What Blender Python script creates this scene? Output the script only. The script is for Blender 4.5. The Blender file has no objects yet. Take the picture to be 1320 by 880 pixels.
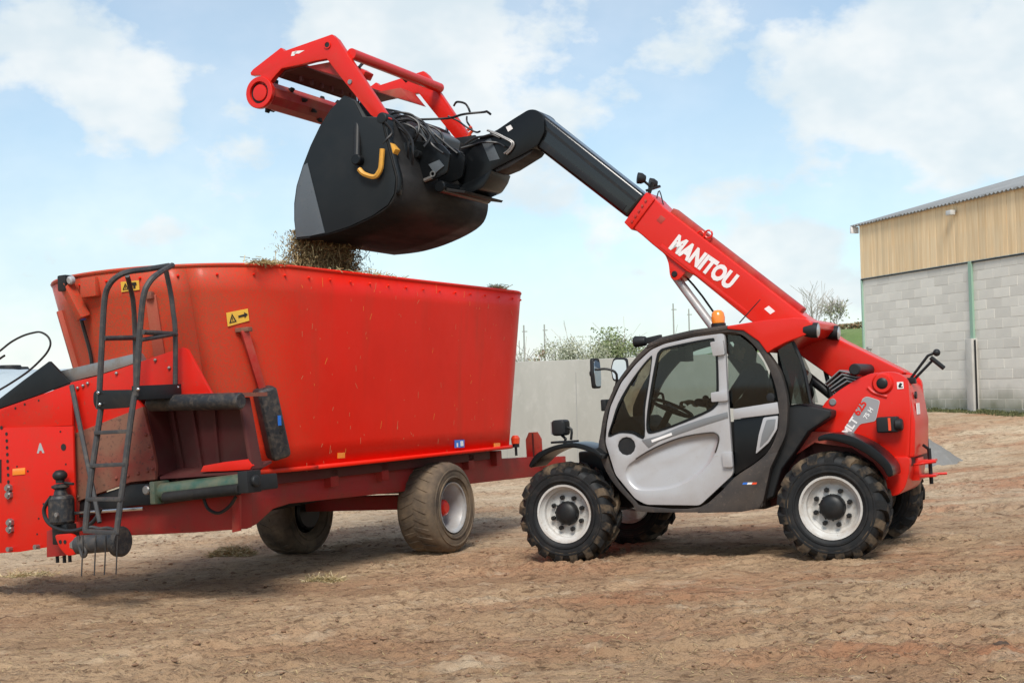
import bpy, bmesh, math, random
import numpy as np
from mathutils import Vector, Matrix
R = math.radians
random.seed(7); rng = np.random.default_rng(7)
SC = bpy.context.scene; COL = SC.collection

# ------------------------------------------------------------------ camera
FPX, PITCH, ROLL, CAMH = 1745.0, R(2.105), R(1.3), 1.5
_f = np.array([0, math.cos(PITCH), math.sin(PITCH)]); _u0 = np.array([0, -math.sin(PITCH), math.cos(PITCH)]); _r0 = np.array([1., 0, 0])
_r = math.cos(ROLL)*_r0 - math.sin(ROLL)*_u0; _u = math.sin(ROLL)*_r0 + math.cos(ROLL)*_u0
CAM = np.array([0, 0, CAMH])
cd = bpy.data.cameras.new('camera'); cam = bpy.data.objects.new('camera', cd); COL.objects.link(cam)
cd.sensor_fit = 'HORIZONTAL'; cd.sensor_width = 36; cd.lens = 36*FPX/1320; cd.clip_start = .1; cd.clip_end = 6000
cam.matrix_world = Matrix(((_r[0], _u[0], -_f[0], 0), (_r[1], _u[1], -_f[1], 0), (_r[2], _u[2], -_f[2], CAMH), (0, 0, 0, 1)))
SC.camera = cam
SC.cycles.max_bounces = 7; SC.cycles.diffuse_bounces = 3; SC.cycles.glossy_bounces = 3; SC.cycles.transmission_bounces = 3; SC.cycles.transparent_max_bounces = 8

# ------------------------------------------------------------------ sky and sun
SUN_DIR = np.array([-.04, -1., 0]); SUN_DIR /= np.linalg.norm(SUN_DIR); SUN_EL = R(49)
w = bpy.data.worlds.new('World'); SC.world = w; w.use_nodes = True
nt = w.node_tree; nt.nodes.clear()
def wn(t, **k):
    n = nt.nodes.new(t)
    for a, b in k.items(): setattr(n, a, b)
    return n
L = nt.links.new
out = wn('ShaderNodeOutputWorld'); bg = wn('ShaderNodeBackground'); bg.inputs[1].default_value = .12
sky = wn('ShaderNodeTexSky', sky_type='NISHITA', sun_disc=False, sun_elevation=SUN_EL,
         sun_rotation=math.atan2(SUN_DIR[0], SUN_DIR[1]), air_density=1.0, dust_density=.6, ozone_density=1.0)
tint = wn('ShaderNodeMix', data_type='RGBA', blend_type='MULTIPLY'); tint.inputs[0].default_value = 1; L(sky.outputs[0], tint.inputs[6]); tint.inputs[7].default_value = (.93, 1.01, .99, 1)
tc = wn('ShaderNodeTexCoord')
def vmath(op, a, b=None):
    n = wn('ShaderNodeVectorMath', operation=op); L(a, n.inputs[0])
    if b is not None:
        if isinstance(b, tuple): n.inputs[1].default_value = b
        else: L(b, n.inputs[1])
    return n
def fmath(op, a, b=None, c=None):
    n = wn('ShaderNodeMath', operation=op)
    for i, v in enumerate((a, b, c)):
        if v is None: continue
        if isinstance(v, (int, float)): n.inputs[i].default_value = v
        else: L(v, n.inputs[i])
    return n.outputs[0]
def wramp(src, lo, hi, a=0., b=1., ease=True):
    n = wn('ShaderNodeMapRange'); n.interpolation_type = 'SMOOTHSTEP' if ease else 'LINEAR'
    for i, v in zip((1, 2, 3, 4), (lo, hi, a, b)): n.inputs[i].default_value = v
    L(src, n.inputs[0]); return n.outputs[0]
DIR = vmath('NORMALIZE', tc.outputs['Generated']).outputs[0]
def wnoise(scale, loc, det=8, rough=.55, sc3=(1, 1, 1.55), dist=.0):
    m_ = wn('ShaderNodeMapping'); m_.inputs['Scale'].default_value = sc3; m_.inputs['Location'].default_value = loc; L(DIR, m_.inputs[0])
    n = wn('ShaderNodeTexNoise'); n.inputs['Scale'].default_value = scale; n.inputs['Detail'].default_value = det; n.inputs['Roughness'].default_value = rough; n.inputs['Distortion'].default_value = dist; L(m_.outputs[0], n.inputs[0]); return n.outputs[0]
# cumulus banks: a cloud wherever the billows rise above a level; five banks stand where the photograph shows them
base_n = wnoise(6.5, (2.2, .7, 1.3), 7, .55)
bank = None
for x_, y_, rad, am in ((70, 95, .085, .20), (165, 120, .06, .18), (-30, 270, .07, .12), (590, 55, .07, .20), (720, 90, .085, .20), (870, 50, .06, .15), (1050, 150, .07, .19), (1180, 135, .085, .20), (1310, 130, .08, .19), (300, 185, .055, .10), (1010, 330, .09, .14), (60, 320, .08, .12), (540, 290, .07, .07), (200, 300, .07, .07)):
    d_ = _f+(x_-660)/FPX*_r-(y_-440)/FPX*_u; d_ = d_/np.linalg.norm(d_)
    ds = wn('ShaderNodeVectorMath', operation='DISTANCE'); L(DIR, ds.inputs[0]); ds.inputs[1].default_value = tuple(d_)
    g_ = wramp(ds.outputs['Value'], rad*1.5, 0., 0., am); bank = g_ if bank is None else fmath('MAXIMUM', bank, g_)
lvl = fmath('ADD', base_n, bank)
cum = wramp(lvl, .505, .64)
soft = wramp(wnoise(2.6, (.4, 5.2, 2.0), 3, .5), .30, .75, .06, .36)
# haze: the lower one looks, the more air lies in between
sep = wn('ShaderNodeSeparateXYZ'); L(DIR, sep.inputs[0])
el = fmath('MAXIMUM', sep.outputs[2], 0.0); hz = fmath('DIVIDE', .036, fmath('ADD', el, .036))
veil = fmath('MINIMUM', fmath('ADD', soft, hz), .95)
msk = fmath('MAXIMUM', veil, fmath('MULTIPLY', cum, .92))
tone = wramp(wnoise(9, (2.2, .7, 1.36), 4, .6), .35, .7, 0., 1.)
cc = wn('ShaderNodeMix', data_type='RGBA'); L(tone, cc.inputs[0]); cc.inputs[6].default_value = (4.7, 5.3, 5.6, 1); cc.inputs[7].default_value = (6.1, 6.25, 6.2, 1)
mixc = wn('ShaderNodeMix', data_type='RGBA'); L(msk, mixc.inputs[0]); L(tint.outputs[2], mixc.inputs[6]); L(cc.outputs[2], mixc.inputs[7])
L(mixc.outputs[2], bg.inputs[0]); L(bg.outputs[0], out.inputs[0])
sd = bpy.data.lights.new('sun', 'SUN'); sd.energy = 2.75; sd.angle = R(22); sd.color = (1, .95, .87)
so = bpy.data.objects.new('sun', sd); COL.objects.link(so)
sv = Vector((SUN_DIR[0]*math.cos(SUN_EL), SUN_DIR[1]*math.cos(SUN_EL), math.sin(SUN_EL)))
so.rotation_euler = sv.to_track_quat('Z', 'Y').to_euler(); so.location = (0, 0, 30)
vs = SC.view_settings; vs.view_transform = 'Standard'; vs.look = 'None'; vs.exposure = 0.42; vs.gamma = 1; vs.use_curve_mapping = False

# ------------------------------------------------------------------ frames: measuring from the photograph onto known planes
def ray(x, y): return _f + (x-660)/FPX*_r - (y-440)/FPX*_u
class Frame:
    def __init__(s, o, yaw, n=(-.036, .017, 1.)):
        n = np.array(n); n /= np.linalg.norm(n)
        a = np.array([math.cos(yaw), -math.sin(yaw), 0]); a -= n*(a@n); a /= np.linalg.norm(a)
        s.o = np.array(o, float); s.M = np.stack([a, np.cross(n, a), n], 1)
    def px(s, x, y, ax, val):
        d = s.M.T@ray(x, y); c = s.M.T@(CAM-s.o); t = (val-c[ax])/d[ax]
        p = c+t*d; p[ax] = val; return p
    def matrix(s):
        return Matrix([list(s.M[i])+[s.o[i]] for i in range(3)]+[[0, 0, 0, 1]])
TF = Frame((.42, 11.685, .022), R(26.2))
WF = Frame((-.5687, 13.1078, -.0401), R(28))
def TP(x, y, v): return TF.px(x, y, 1, v)                      # telehandler: point on a lengthwise plane
def TL(pts, v): return [TF.px(x, y, 1, v) for x, y in pts]
def WB(x, y, b): return WF.px(x, y, 1, b)                      # wagon: point on a crosswise plane
def WBL(pts, b): return [WF.px(x, y, 1, b) for x, y in pts]
def WA(x, y, a): return WF.px(x, y, 0, a)                      # wagon: point on a lengthwise plane
def WAL(pts, a): return [WF.px(x, y, 0, a) for x, y in pts]
def XY(x, y, Y):                                               # world point at a distance
    d = ray(x, y); return CAM + d*(Y/d[1])

# ------------------------------------------------------------------ materials
M = {}
def S(c):                                                      # sRGB 0-255 to linear
    return tuple(((v/255)/12.92 if v/255 <= .04045 else ((v/255+.055)/1.055)**2.4) for v in c)
def mat(name, col, rough=.5, metal=0., coat=0., dust=None, dust2=None, bump=None, vary=0., grain=None, spec=.5, coords='Object', dust3=None):
    """dust / dust2 = (colour, scale, low, high, amount); bump = (scale, strength, distance); vary = brightness spread per object; grain = (colour, scale xyz, amount)"""
    m = bpy.data.materials.new(name); m.use_nodes = True; t = m.node_tree; b = t.nodes['Principled BSDF']
    b.inputs['Roughness'].default_value = rough; b.inputs['Metallic'].default_value = metal
    b.inputs['Coat Weight'].default_value = coat; b.inputs['Coat Roughness'].default_value = .12; b.inputs['Specular IOR Level'].default_value = spec
    tcn = t.nodes.new('ShaderNodeTexCoord'); co = tcn.outputs[coords]
    rgb = t.nodes.new('ShaderNodeRGB'); rgb.outputs[0].default_value = (*col, 1); cur = rgb.outputs[0]
    rg = None
    def mix(fac, a, bcol):
        mm = t.nodes.new('ShaderNodeMix'); mm.data_type = 'RGBA'
        if isinstance(fac, float): mm.inputs[0].default_value = fac
        else: t.links.new(fac, mm.inputs[0])
        t.links.new(a, mm.inputs[6])
        if isinstance(bcol, tuple): mm.inputs[7].default_value = (*bcol, 1)
        else: t.links.new(bcol, mm.inputs[7])
        return mm.outputs[2]
    if grain:
        gm = t.nodes.new('ShaderNodeMapping'); gm.inputs['Scale'].default_value = grain[1]; t.links.new(co, gm.inputs[0])
        if vary:
            oi0 = t.nodes.new('ShaderNodeObjectInfo'); mu = t.nodes.new('ShaderNodeMath'); mu.operation = 'MULTIPLY'; mu.inputs[1].default_value = 37
            t.links.new(oi0.outputs['Random'], mu.inputs[0]); ad = t.nodes.new('ShaderNodeVectorMath'); t.links.new(gm.outputs[0], ad.inputs[0]); t.links.new(mu.outputs[0], ad.inputs[1]); gsrc = ad.outputs[0]
        else: gsrc = gm.outputs[0]
        gn = t.nodes.new('ShaderNodeTexNoise'); gn.inputs['Scale'].default_value = 1; gn.inputs['Detail'].default_value = 6; t.links.new(gsrc, gn.inputs[0])
        gr = t.nodes.new('ShaderNodeMapRange'); gr.inputs[1].default_value = .35; gr.inputs[2].default_value = .68; gr.inputs[4].default_value = grain[2]; t.links.new(gn.outputs[0], gr.inputs[0])
        cur = mix(gr.outputs[0], cur, grain[0])
    for dd in (dust, dust2, dust3):
        if not dd: continue
        dc, sc, lo, hi, am = dd[:5]
        no = t.nodes.new('ShaderNodeTexNoise'); no.inputs['Scale'].default_value = sc; no.inputs['Detail'].default_value = 5; no.inputs['Roughness'].default_value = .62
        if len(dd) > 5:
            dm = t.nodes.new('ShaderNodeMapping'); dm.inputs['Scale'].default_value = dd[5]; t.links.new(co, dm.inputs[0]); t.links.new(dm.outputs[0], no.inputs[0])
        else: t.links.new(co, no.inputs[0])
        mr = t.nodes.new('ShaderNodeMapRange'); mr.inputs[1].default_value = lo; mr.inputs[2].default_value = hi; mr.inputs[4].default_value = am; t.links.new(no.outputs[0], mr.inputs[0])
        cur = mix(mr.outputs[0], cur, dc)
        rr = t.nodes.new('ShaderNodeMapRange'); rr.inputs[3].default_value = rough; rr.inputs[4].default_value = max(rough, .8); t.links.new(mr.outputs[0], rr.inputs[0])
        if rg is None: rg = rr.outputs[0]; t.links.new(rg, b.inputs['Roughness'])
    if vary:
        oi = t.nodes.new('ShaderNodeObjectInfo'); mr = t.nodes.new('ShaderNodeMapRange'); mr.inputs[3].default_value = 1-vary; mr.inputs[4].default_value = 1+vary
        t.links.new(oi.outputs['Random'], mr.inputs[0]); hs = t.nodes.new('ShaderNodeHueSaturation'); t.links.new(mr.outputs[0], hs.inputs['Value']); t.links.new(cur, hs.inputs['Color']); cur = hs.outputs[0]
    t.links.new(cur, b.inputs['Base Color'])
    if bump:
        bn = t.nodes.new('ShaderNodeTexNoise'); bn.inputs['Scale'].default_value = bump[0]; bn.inputs['Detail'].default_value = 6; t.links.new(co, bn.inputs[0])
        bb = t.nodes.new('ShaderNodeBump'); bb.inputs['Strength'].default_value = bump[1]; bb.inputs['Distance'].default_value = bump[2] if len(bump) > 2 else .01
        t.links.new(bn.outputs[0], bb.inputs['Height']); t.links.new(bb.outputs[0], b.inputs['Normal'])
    M[name] = m; return m
DUST = (.30, .20, .115); MUD = (.23, .145, .08); STRAW = (.42, .30, .14)
RED = (.64, .014, .006); WRED = (.80, .015, .004)
mat('red_paint', RED, .33, coat=.2, spec=.35, dust=((.30, .10, .06), 2.5, .55, .85, .22), dust2=((.26, .15, .09), 48, .64, .73, .35), bump=(5, .03, .02))
mat('red_frame', (.42, .012, .01), .5, dust=(DUST, 3, .42, .8, .55), dust2=((.05, .03, .02), 7, .55, .75, .5))
mat('tub_red', WRED, .38, coat=.05, spec=.16, dust=((.55, .018, .006), 1.1, .42, .8, .40), dust2=(STRAW, 95, .69, .75, .6, (1, 1, .55)), dust3=((.42, .045, .018), 5, .54, .76, .32, (1, 1, .13)), bump=(1.6, .14, .08))
mat('tub_dusty', (.42, .05, .028), .62, dust=((.34, .13, .075), 1.6, .36, .7, .75), dust2=(STRAW, 110, .62, .70, .8), bump=(4, .08, .03))
mat('dirty_red', (.24, .03, .02), .75, dust=((.20, .105, .065), 2.2, .32, .62, .85), dust2=((.05, .03, .025), 34, .56, .66, .6), bump=(40, .25, .006))
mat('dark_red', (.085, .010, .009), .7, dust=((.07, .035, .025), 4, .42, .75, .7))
mat('chassis_red', (.34, .014, .010), .6, dust=((.18, .06, .035), 3.2, .42, .78, .7), dust2=((.04, .025, .02), 30, .6, .7, .4))
mat('black_metal', (.010, .011, .012), .45, spec=.35, dust=((.09, .065, .045), 5, .55, .85, .3))
mat('black_gloss', (.006, .007, .008), .28, coat=.04, spec=.25, dust=((.06, .05, .04), 3, .6, .9, .18))
mat('boom_black', (.006, .007, .008), .22, coat=.3, spec=.5, dust=((.05, .045, .04), 3, .6, .9, .2))
mat('bucket_black', (.009, .012, .014), .5, spec=.3, dust=((.035, .034, .032), 3.5, .48, .85, .3), bump=(6, .03, .02))
mat('bucket_worn', (.026, .024, .023), .55, metal=.1, spec=.3, dust=((.010, .010, .010), 3.0, .40, .62, .85, (1, .3, 1)), dust2=((.075, .055, .042), 16, .60, .76, .45))
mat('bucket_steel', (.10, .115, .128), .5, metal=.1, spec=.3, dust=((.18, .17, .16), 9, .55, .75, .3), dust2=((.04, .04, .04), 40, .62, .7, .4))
mat('ladder_steel', (.040, .040, .042), .55, dust=((.15, .115, .085), 17, .48, .72, .5), bump=(50, .2, .004))
mat('plastic_dark', (.013, .014, .015), .5, spec=.35, dust=((.09, .07, .055), 4, .52, .85, .3))
mat('cab_grey', (.034, .030, .028), .5, spec=.4, dust=((.14, .105, .08), 3, .45, .8, .45), dust2=((.16, .12, .09), 40, .58, .7, .35))
mat('silver', (.43, .425, .43), .32, metal=.15, coat=.25, dust=((.30, .25, .20), 3, .48, .82, .38), dust2=((.27, .2, .14), 50, .62, .72, .35))
mat('silver_dark', (.20, .205, .21), .38, metal=.2)
mat('rim_white', (.55, .535, .505), .5, dust=((.30, .22, .15), 6, .44, .72, .6), dust2=((.22, .15, .1), 30, .58, .7, .4))
mat('rim_grey', (.45, .45, .45), .4, metal=.3, dust=((.32, .24, .17), 8, .45, .72, .55))
mat('rubber', (.009, .010, .011), .62, spec=.35, dust=((.06, .05, .042), 7, .48, .78, .45), bump=(60, .2, .003))
mat('rubber_mud', (.011, .011, .011), .8, spec=.3, dust=((.18, .125, .075), 5.0, .47, .66, .8), bump=(45, .5, .008))
mat('wagon_rubber', (.060, .045, .033), .85, dust=((.22, .155, .095), 4, .34, .68, .85), bump=(50, .4, .006))
mat('hose', (.013, .013, .014), .45)
mat('chrome', (.62, .63, .64), .18, metal=1)
mat('steel', (.34, .33, .32), .38, metal=.8, dust=((.25, .18, .12), 12, .5, .7, .6))
mat('yellow', (.68, .33, .035), .5, dust=((.2, .13, .07), 8, .5, .8, .5))
mat('sign_yellow', (.80, .47, .06), .5, dust=((.4, .25, .1), 12, .5, .75, .4))
mat('ink', (.012, .012, .012), .6)
mat('orange_lens', (.85, .24, .02), .22, coat=.6)
mat('orange_red', (.75, .07, .02), .3, coat=.4)
mat('white_paint', (.78, .76, .74), .45, dust=((.5, .42, .36), 10, .5, .8, .25))
mat('decal_grey', (.30, .29, .30), .4)
mat('blue', (.03, .15, .55), .4)
mat('lens', (.5, .52, .55), .08, metal=.6)
mat('mirror', (.72, .76, .80), .04, metal=1)
mat('green_steel', (.035, .085, .06), .38, coat=.2, dust=((.2, .16, .10), 5, .42, .7, .7))
mat('tyre_box', (.016, .018, .022), .5, dust=((.13, .10, .075), 28, .47, .72, .6), dust2=((.16, .12, .085), 6, .5, .8, .35), bump=(60, .3, .004))
mat('concrete', (.46, .45, .405), .9, dust=((.33, .325, .285), .55, .38, .7, .75, (1, 1, .35)), dust2=((.55, .535, .49), 3.2, .5, .75, .5), bump=(18, .15, .01))
mat('ramp_concrete', (.36, .36, .345), .9, dust=((.26, .26, .25), 2, .4, .7, .6), bump=(20, .2, .01))
def front_dust(m, y0, y1, c2):
    t = m.node_tree; bs = t.nodes['Principled BSDF']; src = bs.inputs['Base Color'].links[0].from_socket
    tcn = t.nodes.new('ShaderNodeTexCoord'); sp = t.nodes.new('ShaderNodeSeparateXYZ'); t.links.new(tcn.outputs['Object'], sp.inputs[0])
    no = t.nodes.new('ShaderNodeTexNoise'); no.inputs['Scale'].default_value = 1.7; no.inputs['Detail'].default_value = 9; no.inputs['Roughness'].default_value = .65; t.links.new(tcn.outputs['Object'], no.inputs[0])
    ad = t.nodes.new('ShaderNodeMath'); ad.operation = 'MULTIPLY_ADD'; ad.inputs[1].default_value = 1.1; t.links.new(no.outputs[0], ad.inputs[0]); t.links.new(sp.outputs[1], ad.inputs[2])
    mr = t.nodes.new('ShaderNodeMapRange'); mr.inputs[1].default_value = y0; mr.inputs[2].default_value = y1; mr.inputs[3].default_value = .92; mr.inputs[4].default_value = 0.; t.links.new(ad.outputs[0], mr.inputs[0])
    fn = t.nodes.new('ShaderNodeTexNoise'); fn.inputs['Scale'].default_value = 70; fn.inputs['Detail'].default_value = 5; fn.inputs['Roughness'].default_value = .7; t.links.new(tcn.outputs['Object'], fn.inputs[0])
    fr = t.nodes.new('ShaderNodeMapRange'); fr.inputs[1].default_value = .40; fr.inputs[2].default_value = .62; fr.inputs[3].default_value = .45; t.links.new(fn.outputs[0], fr.inputs[0])
    mu = t.nodes.new('ShaderNodeMath'); mu.operation = 'MULTIPLY'; t.links.new(mr.outputs[0], mu.inputs[0]); t.links.new(fr.outputs[0], mu.inputs[1])
    mm = t.nodes.new('ShaderNodeMix'); mm.data_type = 'RGBA'; t.links.new(mu.outputs[0], mm.inputs[0]); t.links.new(src, mm.inputs[6]); mm.inputs[7].default_value = (*c2, 1); t.links.new(mm.outputs[2], bs.inputs['Base Color'])
mat('panel_red', (.62, .014, .006), .42, coat=.06, spec=.25, dust=((.30, .05, .025), 2.0, .45, .8, .45), dust2=((.16, .08, .05), 30, .60, .72, .5), bump=(2.5, .06, .05))
front_dust(M['tub_red'], -2.75, -1.25, (.27, .095, .048))
def glass(name, tint, refl=.9):
    m = bpy.data.materials.new(name); m.use_nodes = True; t = m.node_tree; t.nodes.clear()
    o = t.nodes.new('ShaderNodeOutputMaterial'); tr = t.nodes.new('ShaderNodeBsdfTransparent'); tr.inputs[0].default_value = (*tint, 1)
    g = t.nodes.new('ShaderNodeBsdfGlossy'); g.inputs['Roughness'].default_value = .03; g.inputs[0].default_value = (refl, refl, refl, 1)
    fr = t.nodes.new('ShaderNodeFresnel'); fr.inputs[0].default_value = 1.45; mxs = t.nodes.new('ShaderNodeMixShader')
    t.links.new(fr.outputs[0], mxs.inputs[0]); t.links.new(tr.outputs[0], mxs.inputs[1]); t.links.new(g.outputs[0], mxs.inputs[2]); t.links.new(mxs.outputs[0], o.inputs[0])
    M[name] = m
glass('cab_glass', (.56, .62, .59)); glass('dark_glass', (.36, .41, .40))

# ------------------------------------------------------------------ mesh builder
def rnd(pts, r, n=4, closed=True):
    """round the corners of a polygon / polyline (3-D points)"""
    P = [np.array(p, float) for p in pts]; o = []; N = len(P)
    for i in range(N):
        if not closed and i in (0, N-1): o.append(P[i]); continue
        a, b, c = P[i-1], P[i], P[(i+1) % N]
        la, lc = np.linalg.norm(a-b), np.linalg.norm(c-b)
        ra, rc = min(r, la*.45), min(r, lc*.45)
        p0 = b+(a-b)/la*ra; p2 = b+(c-b)/lc*rc
        for k in range(n+1):
            t = k/n; o.append((1-t)**2*p0+2*t*(1-t)*b+t*t*p2)
    return o
def cat(pts, k=5, closed=False):
    P = [np.array(p, float) for p in pts]; N = len(P); o = []
    rngs = range(N) if closed else range(N-1)
    for i in rngs:
        p0 = P[i-1] if (closed or i > 0) else P[0]; p1 = P[i]; p2 = P[(i+1) % N]; p3 = P[(i+2) % N] if (closed or i+2 < N) else P[-1]
        for j in range(k):
            t = j/k; o.append(.5*((2*p1)+(-p0+p2)*t+(2*p0-5*p1+4*p2-p3)*t*t+(-p0+3*p1-3*p2+p3)*t**3))
    if not closed: o.append(P[-1])
    return o
class MB:
    def __init__(s): s.bm = bmesh.new(); s.mi = 0
    def _face(s, vs):
        try: f = s.bm.faces.new(vs); f.material_index = s.mi; return f
        except ValueError: return None
    def raw(s, V, F):
        vs = [s.bm.verts.new(tuple(v)) for v in V]
        for f in F: s._face([vs[i] for i in f])
        return s
    def prism(s, pts, d):
        d = np.array(d, float); n = len(pts); a = [s.bm.verts.new(tuple(p)) for p in pts]; b = [s.bm.verts.new(tuple(np.array(p)+d)) for p in pts]
        s._face(a); s._face(b[::-1])
        for i in range(n): s._face([a[i], b[i], b[(i+1) % n], a[(i+1) % n]])
        return s
    def holed(s, outer, holes, d):
        tmp = bmesh.new(); ed = []
        for loop in [outer]+list(holes):
            vs = [tmp.verts.new(tuple(p)) for p in loop]
            for i in range(len(vs)): ed.append(tmp.edges.new((vs[i], vs[(i+1) % len(vs)])))
        bmesh.ops.triangle_fill(tmp, use_beauty=True, use_dissolve=False, edges=ed)
        r = bmesh.ops.extrude_face_region(tmp, geom=tmp.faces[:])
        bmesh.ops.translate(tmp, verts=[g for g in r['geom'] if isinstance(g, bmesh.types.BMVert)], vec=tuple(d))
        me = bpy.data.meshes.new('tmp'); tmp.to_mesh(me); tmp.free()
        n0 = len(s.bm.faces); s.bm.from_mesh(me); bpy.data.meshes.remove(me); s.bm.faces.ensure_lookup_table()
        for f in s.bm.faces[n0:]: f.material_index = s.mi
        return s
    def box(s, c, size, rot=None, ax=None):
        V = []
        for sx in (-.5, .5):
            for sy in (-.5, .5):
                for sz in (-.5, .5):
                    p = Vector((sx*size[0], sy*size[1], sz*size[2]))
                    if rot is not None: p = rot @ p
                    V.append(np.array(c)+np.array(p))
        return s.raw(V, [(0, 1, 3, 2), (4, 6, 7, 5), (0, 4, 5, 1), (2, 3, 7, 6), (0, 2, 6, 4), (1, 5, 7, 3)])
    def bar(s, p0, p1, wd, ht, up=(0, 0, 1)):
        p0, p1 = np.array(p0, float), np.array(p1, float); x = p1-p0; x /= np.linalg.norm(x); up = np.array(up, float)
        y = np.cross(up, x); y /= np.linalg.norm(y); z = np.cross(x, y)
        q = [p0+y*a*wd/2+z*b*ht/2 for a, b in ((-1, -1), (1, -1), (1, 1), (-1, 1))]
        return s.prism(q, p1-p0)
    def lathe(s, o, axis, prof, n=32, closed=False):
        """prof: list of (radius, height along axis)"""
        o = np.array(o, float); ax = np.array(axis, float); ax /= np.linalg.norm(ax)
        t = np.array([1., 0, 0]) if abs(ax[0]) < .9 else np.array([0, 1., 0]); e1 = np.cross(ax, t); e1 /= np.linalg.norm(e1); e2 = np.cross(ax, e1)
        rows = []
        for r, h in prof:
            if r < 1e-5: rows.append([s.bm.verts.new(tuple(o+ax*h))])
            else: rows.append([s.bm.verts.new(tuple(o+ax*h+r*(math.cos(2*math.pi*k/n)*e1+math.sin(2*math.pi*k/n)*e2))) for k in range(n)])
        for a, b in zip(rows, rows[1:]+([rows[0]] if closed else [])):
            for k in range(n):
                k2 = (k+1) % n
                if len(a) == 1 and len(b) == 1: continue
                if len(a) == 1: s._face([a[0], b[k2], b[k]])
                elif len(b) == 1: s._face([a[k], a[k2], b[0]])
                else: s._face([a[k], a[k2], b[k2], b[k]])
        return s
    def cyl(s, p0, p1, r0, r1=None, n=16, bev=0):
        p0, p1 = np.array(p0, float), np.array(p1, float); h = np.linalg.norm(p1-p0); r1 = r0 if r1 is None else r1
        if bev: return s.lathe(p0, p1-p0, [(0, 0), (r0-bev, 0), (r0, bev), (r1, h-bev), (r1-bev, h), (0, h)], n)
        return s.lathe(p0, p1-p0, [(0, 0), (r0, 0), (r1, h), (0, h)], n)
    def tube(s, pts, r, n=8, k=0, rr=None):
        if k: pts = cat(pts, k)
        P = [np.array(p, float) for p in pts]; rows = []; prev = None
        for i, p in enumerate(P):
            t = (P[min(i+1, len(P)-1)]-P[max(i-1, 0)]); t /= (np.linalg.norm(t)+1e-9)
            if prev is None:
                a = np.array([0, 0, 1.]) if abs(t[2]) < .9 else np.array([1., 0, 0])
                e = np.cross(t, a)
            else: e = prev-t*(prev@t)
            e /= np.linalg.norm(e); prev = e; f = np.cross(t, e); q = r if rr is None else rr[min(i, len(rr)-1)]
            rows.append([s.bm.verts.new(tuple(p+q*(math.cos(2*math.pi*j/n)*e+math.sin(2*math.pi*j/n)*f))) for j in range(n)])
        for a, b in zip(rows, rows[1:]):
            for j in range(n): s._face([a[j], a[(j+1) % n], b[(j+1) % n], b[j]])
        s._face(rows[0][::-1]); s._face(rows[-1]); return s
    def sheet(s, rows, th=None, closed=False):
        """grid of points; th = thickness vector or None"""
        g = [[s.bm.verts.new(tuple(p)) for p in r] for r in rows]
        for a, b in zip(g, g[1:]):
            for j in range(len(a)-1+(1 if closed else 0)): s._face([a[j], a[(j+1) % len(a)], b[(j+1) % len(a)], b[j]])
        return s
    def ball(s, c, r, n=12, m=8):
        r = (r, r, r) if not hasattr(r, '__len__') else r; c = np.array(c, float); rows = []
        for i in range(m+1):
            ph = math.pi*i/m
            if i in (0, m): rows.append([s.bm.verts.new(tuple(c+np.array([0, 0, r[2]*math.cos(ph)])))]); continue
            rows.append([s.bm.verts.new(tuple(c+np.array([r[0]*math.sin(ph)*math.cos(2*math.pi*k/n), r[1]*math.sin(ph)*math.sin(2*math.pi*k/n), r[2]*math.cos(ph)]))) for k in range(n)])
        for a, b in zip(rows, rows[1:]):
            for k in range(n):
                k2 = (k+1) % n
                if len(a) == 1: s._face([a[0], b[k], b[k2]])
                elif len(b) == 1: s._face([a[k], b[0], a[k2]])
                else: s._face([a[k], b[k], b[k2], a[k2]])
        return s
    def build(s, name, m, parent=None, bev=0, seg=2, ang=34, solid=0, loc=None, rot=None):
        bm = s.bm
        bmesh.ops.recalc_face_normals(bm, faces=bm.faces[:])
        if bev:
            ed = [e for e in bm.edges if len(e.link_faces) == 2 and e.calc_face_angle(0) > R(28)]
            bmesh.ops.bevel(bm, geom=ed, offset=bev, segments=seg, affect='EDGES', clamp_overlap=True, profile=.6)
        me = bpy.data.meshes.new(name); bm.to_mesh(me); bm.free()
        for k in (m if isinstance(m, (list, tuple)) else [m]): me.materials.append(M[k])
        me.polygons.foreach_set('use_smooth', [True]*len(me.polygons)); me.set_sharp_from_angle(angle=R(ang))
        o = bpy.data.objects.new(name, me); COL.objects.link(o)
        if parent is not None: o.parent = parent
        if loc is not None: o.location = loc
        if rot is not None: o.rotation_euler = rot
        if solid:
            md = o.modifiers.new('thickness', 'SOLIDIFY'); md.thickness = solid; md.offset = 0
        return o
def tag(o, label=None, cat_=None, group=None, kind=None):
    if label: o['label'] = label
    if cat_: o['category'] = cat_
    if group: o['group'] = group
    if kind: o['kind'] = kind
    return o
def empty(name, mtx=None, loc=None):
    o = bpy.data.objects.new(name, None); COL.objects.link(o); o.empty_display_size = .3
    if mtx is not None: o.matrix_world = mtx
    if loc is not None: o.location = loc
    return o
def copy_tree(o, parent=None):
    c = o.copy(); COL.objects.link(c)
    if parent is not None: c.parent = parent
    for ch in list(o.children): copy_tree(ch, c)
    return c
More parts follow.
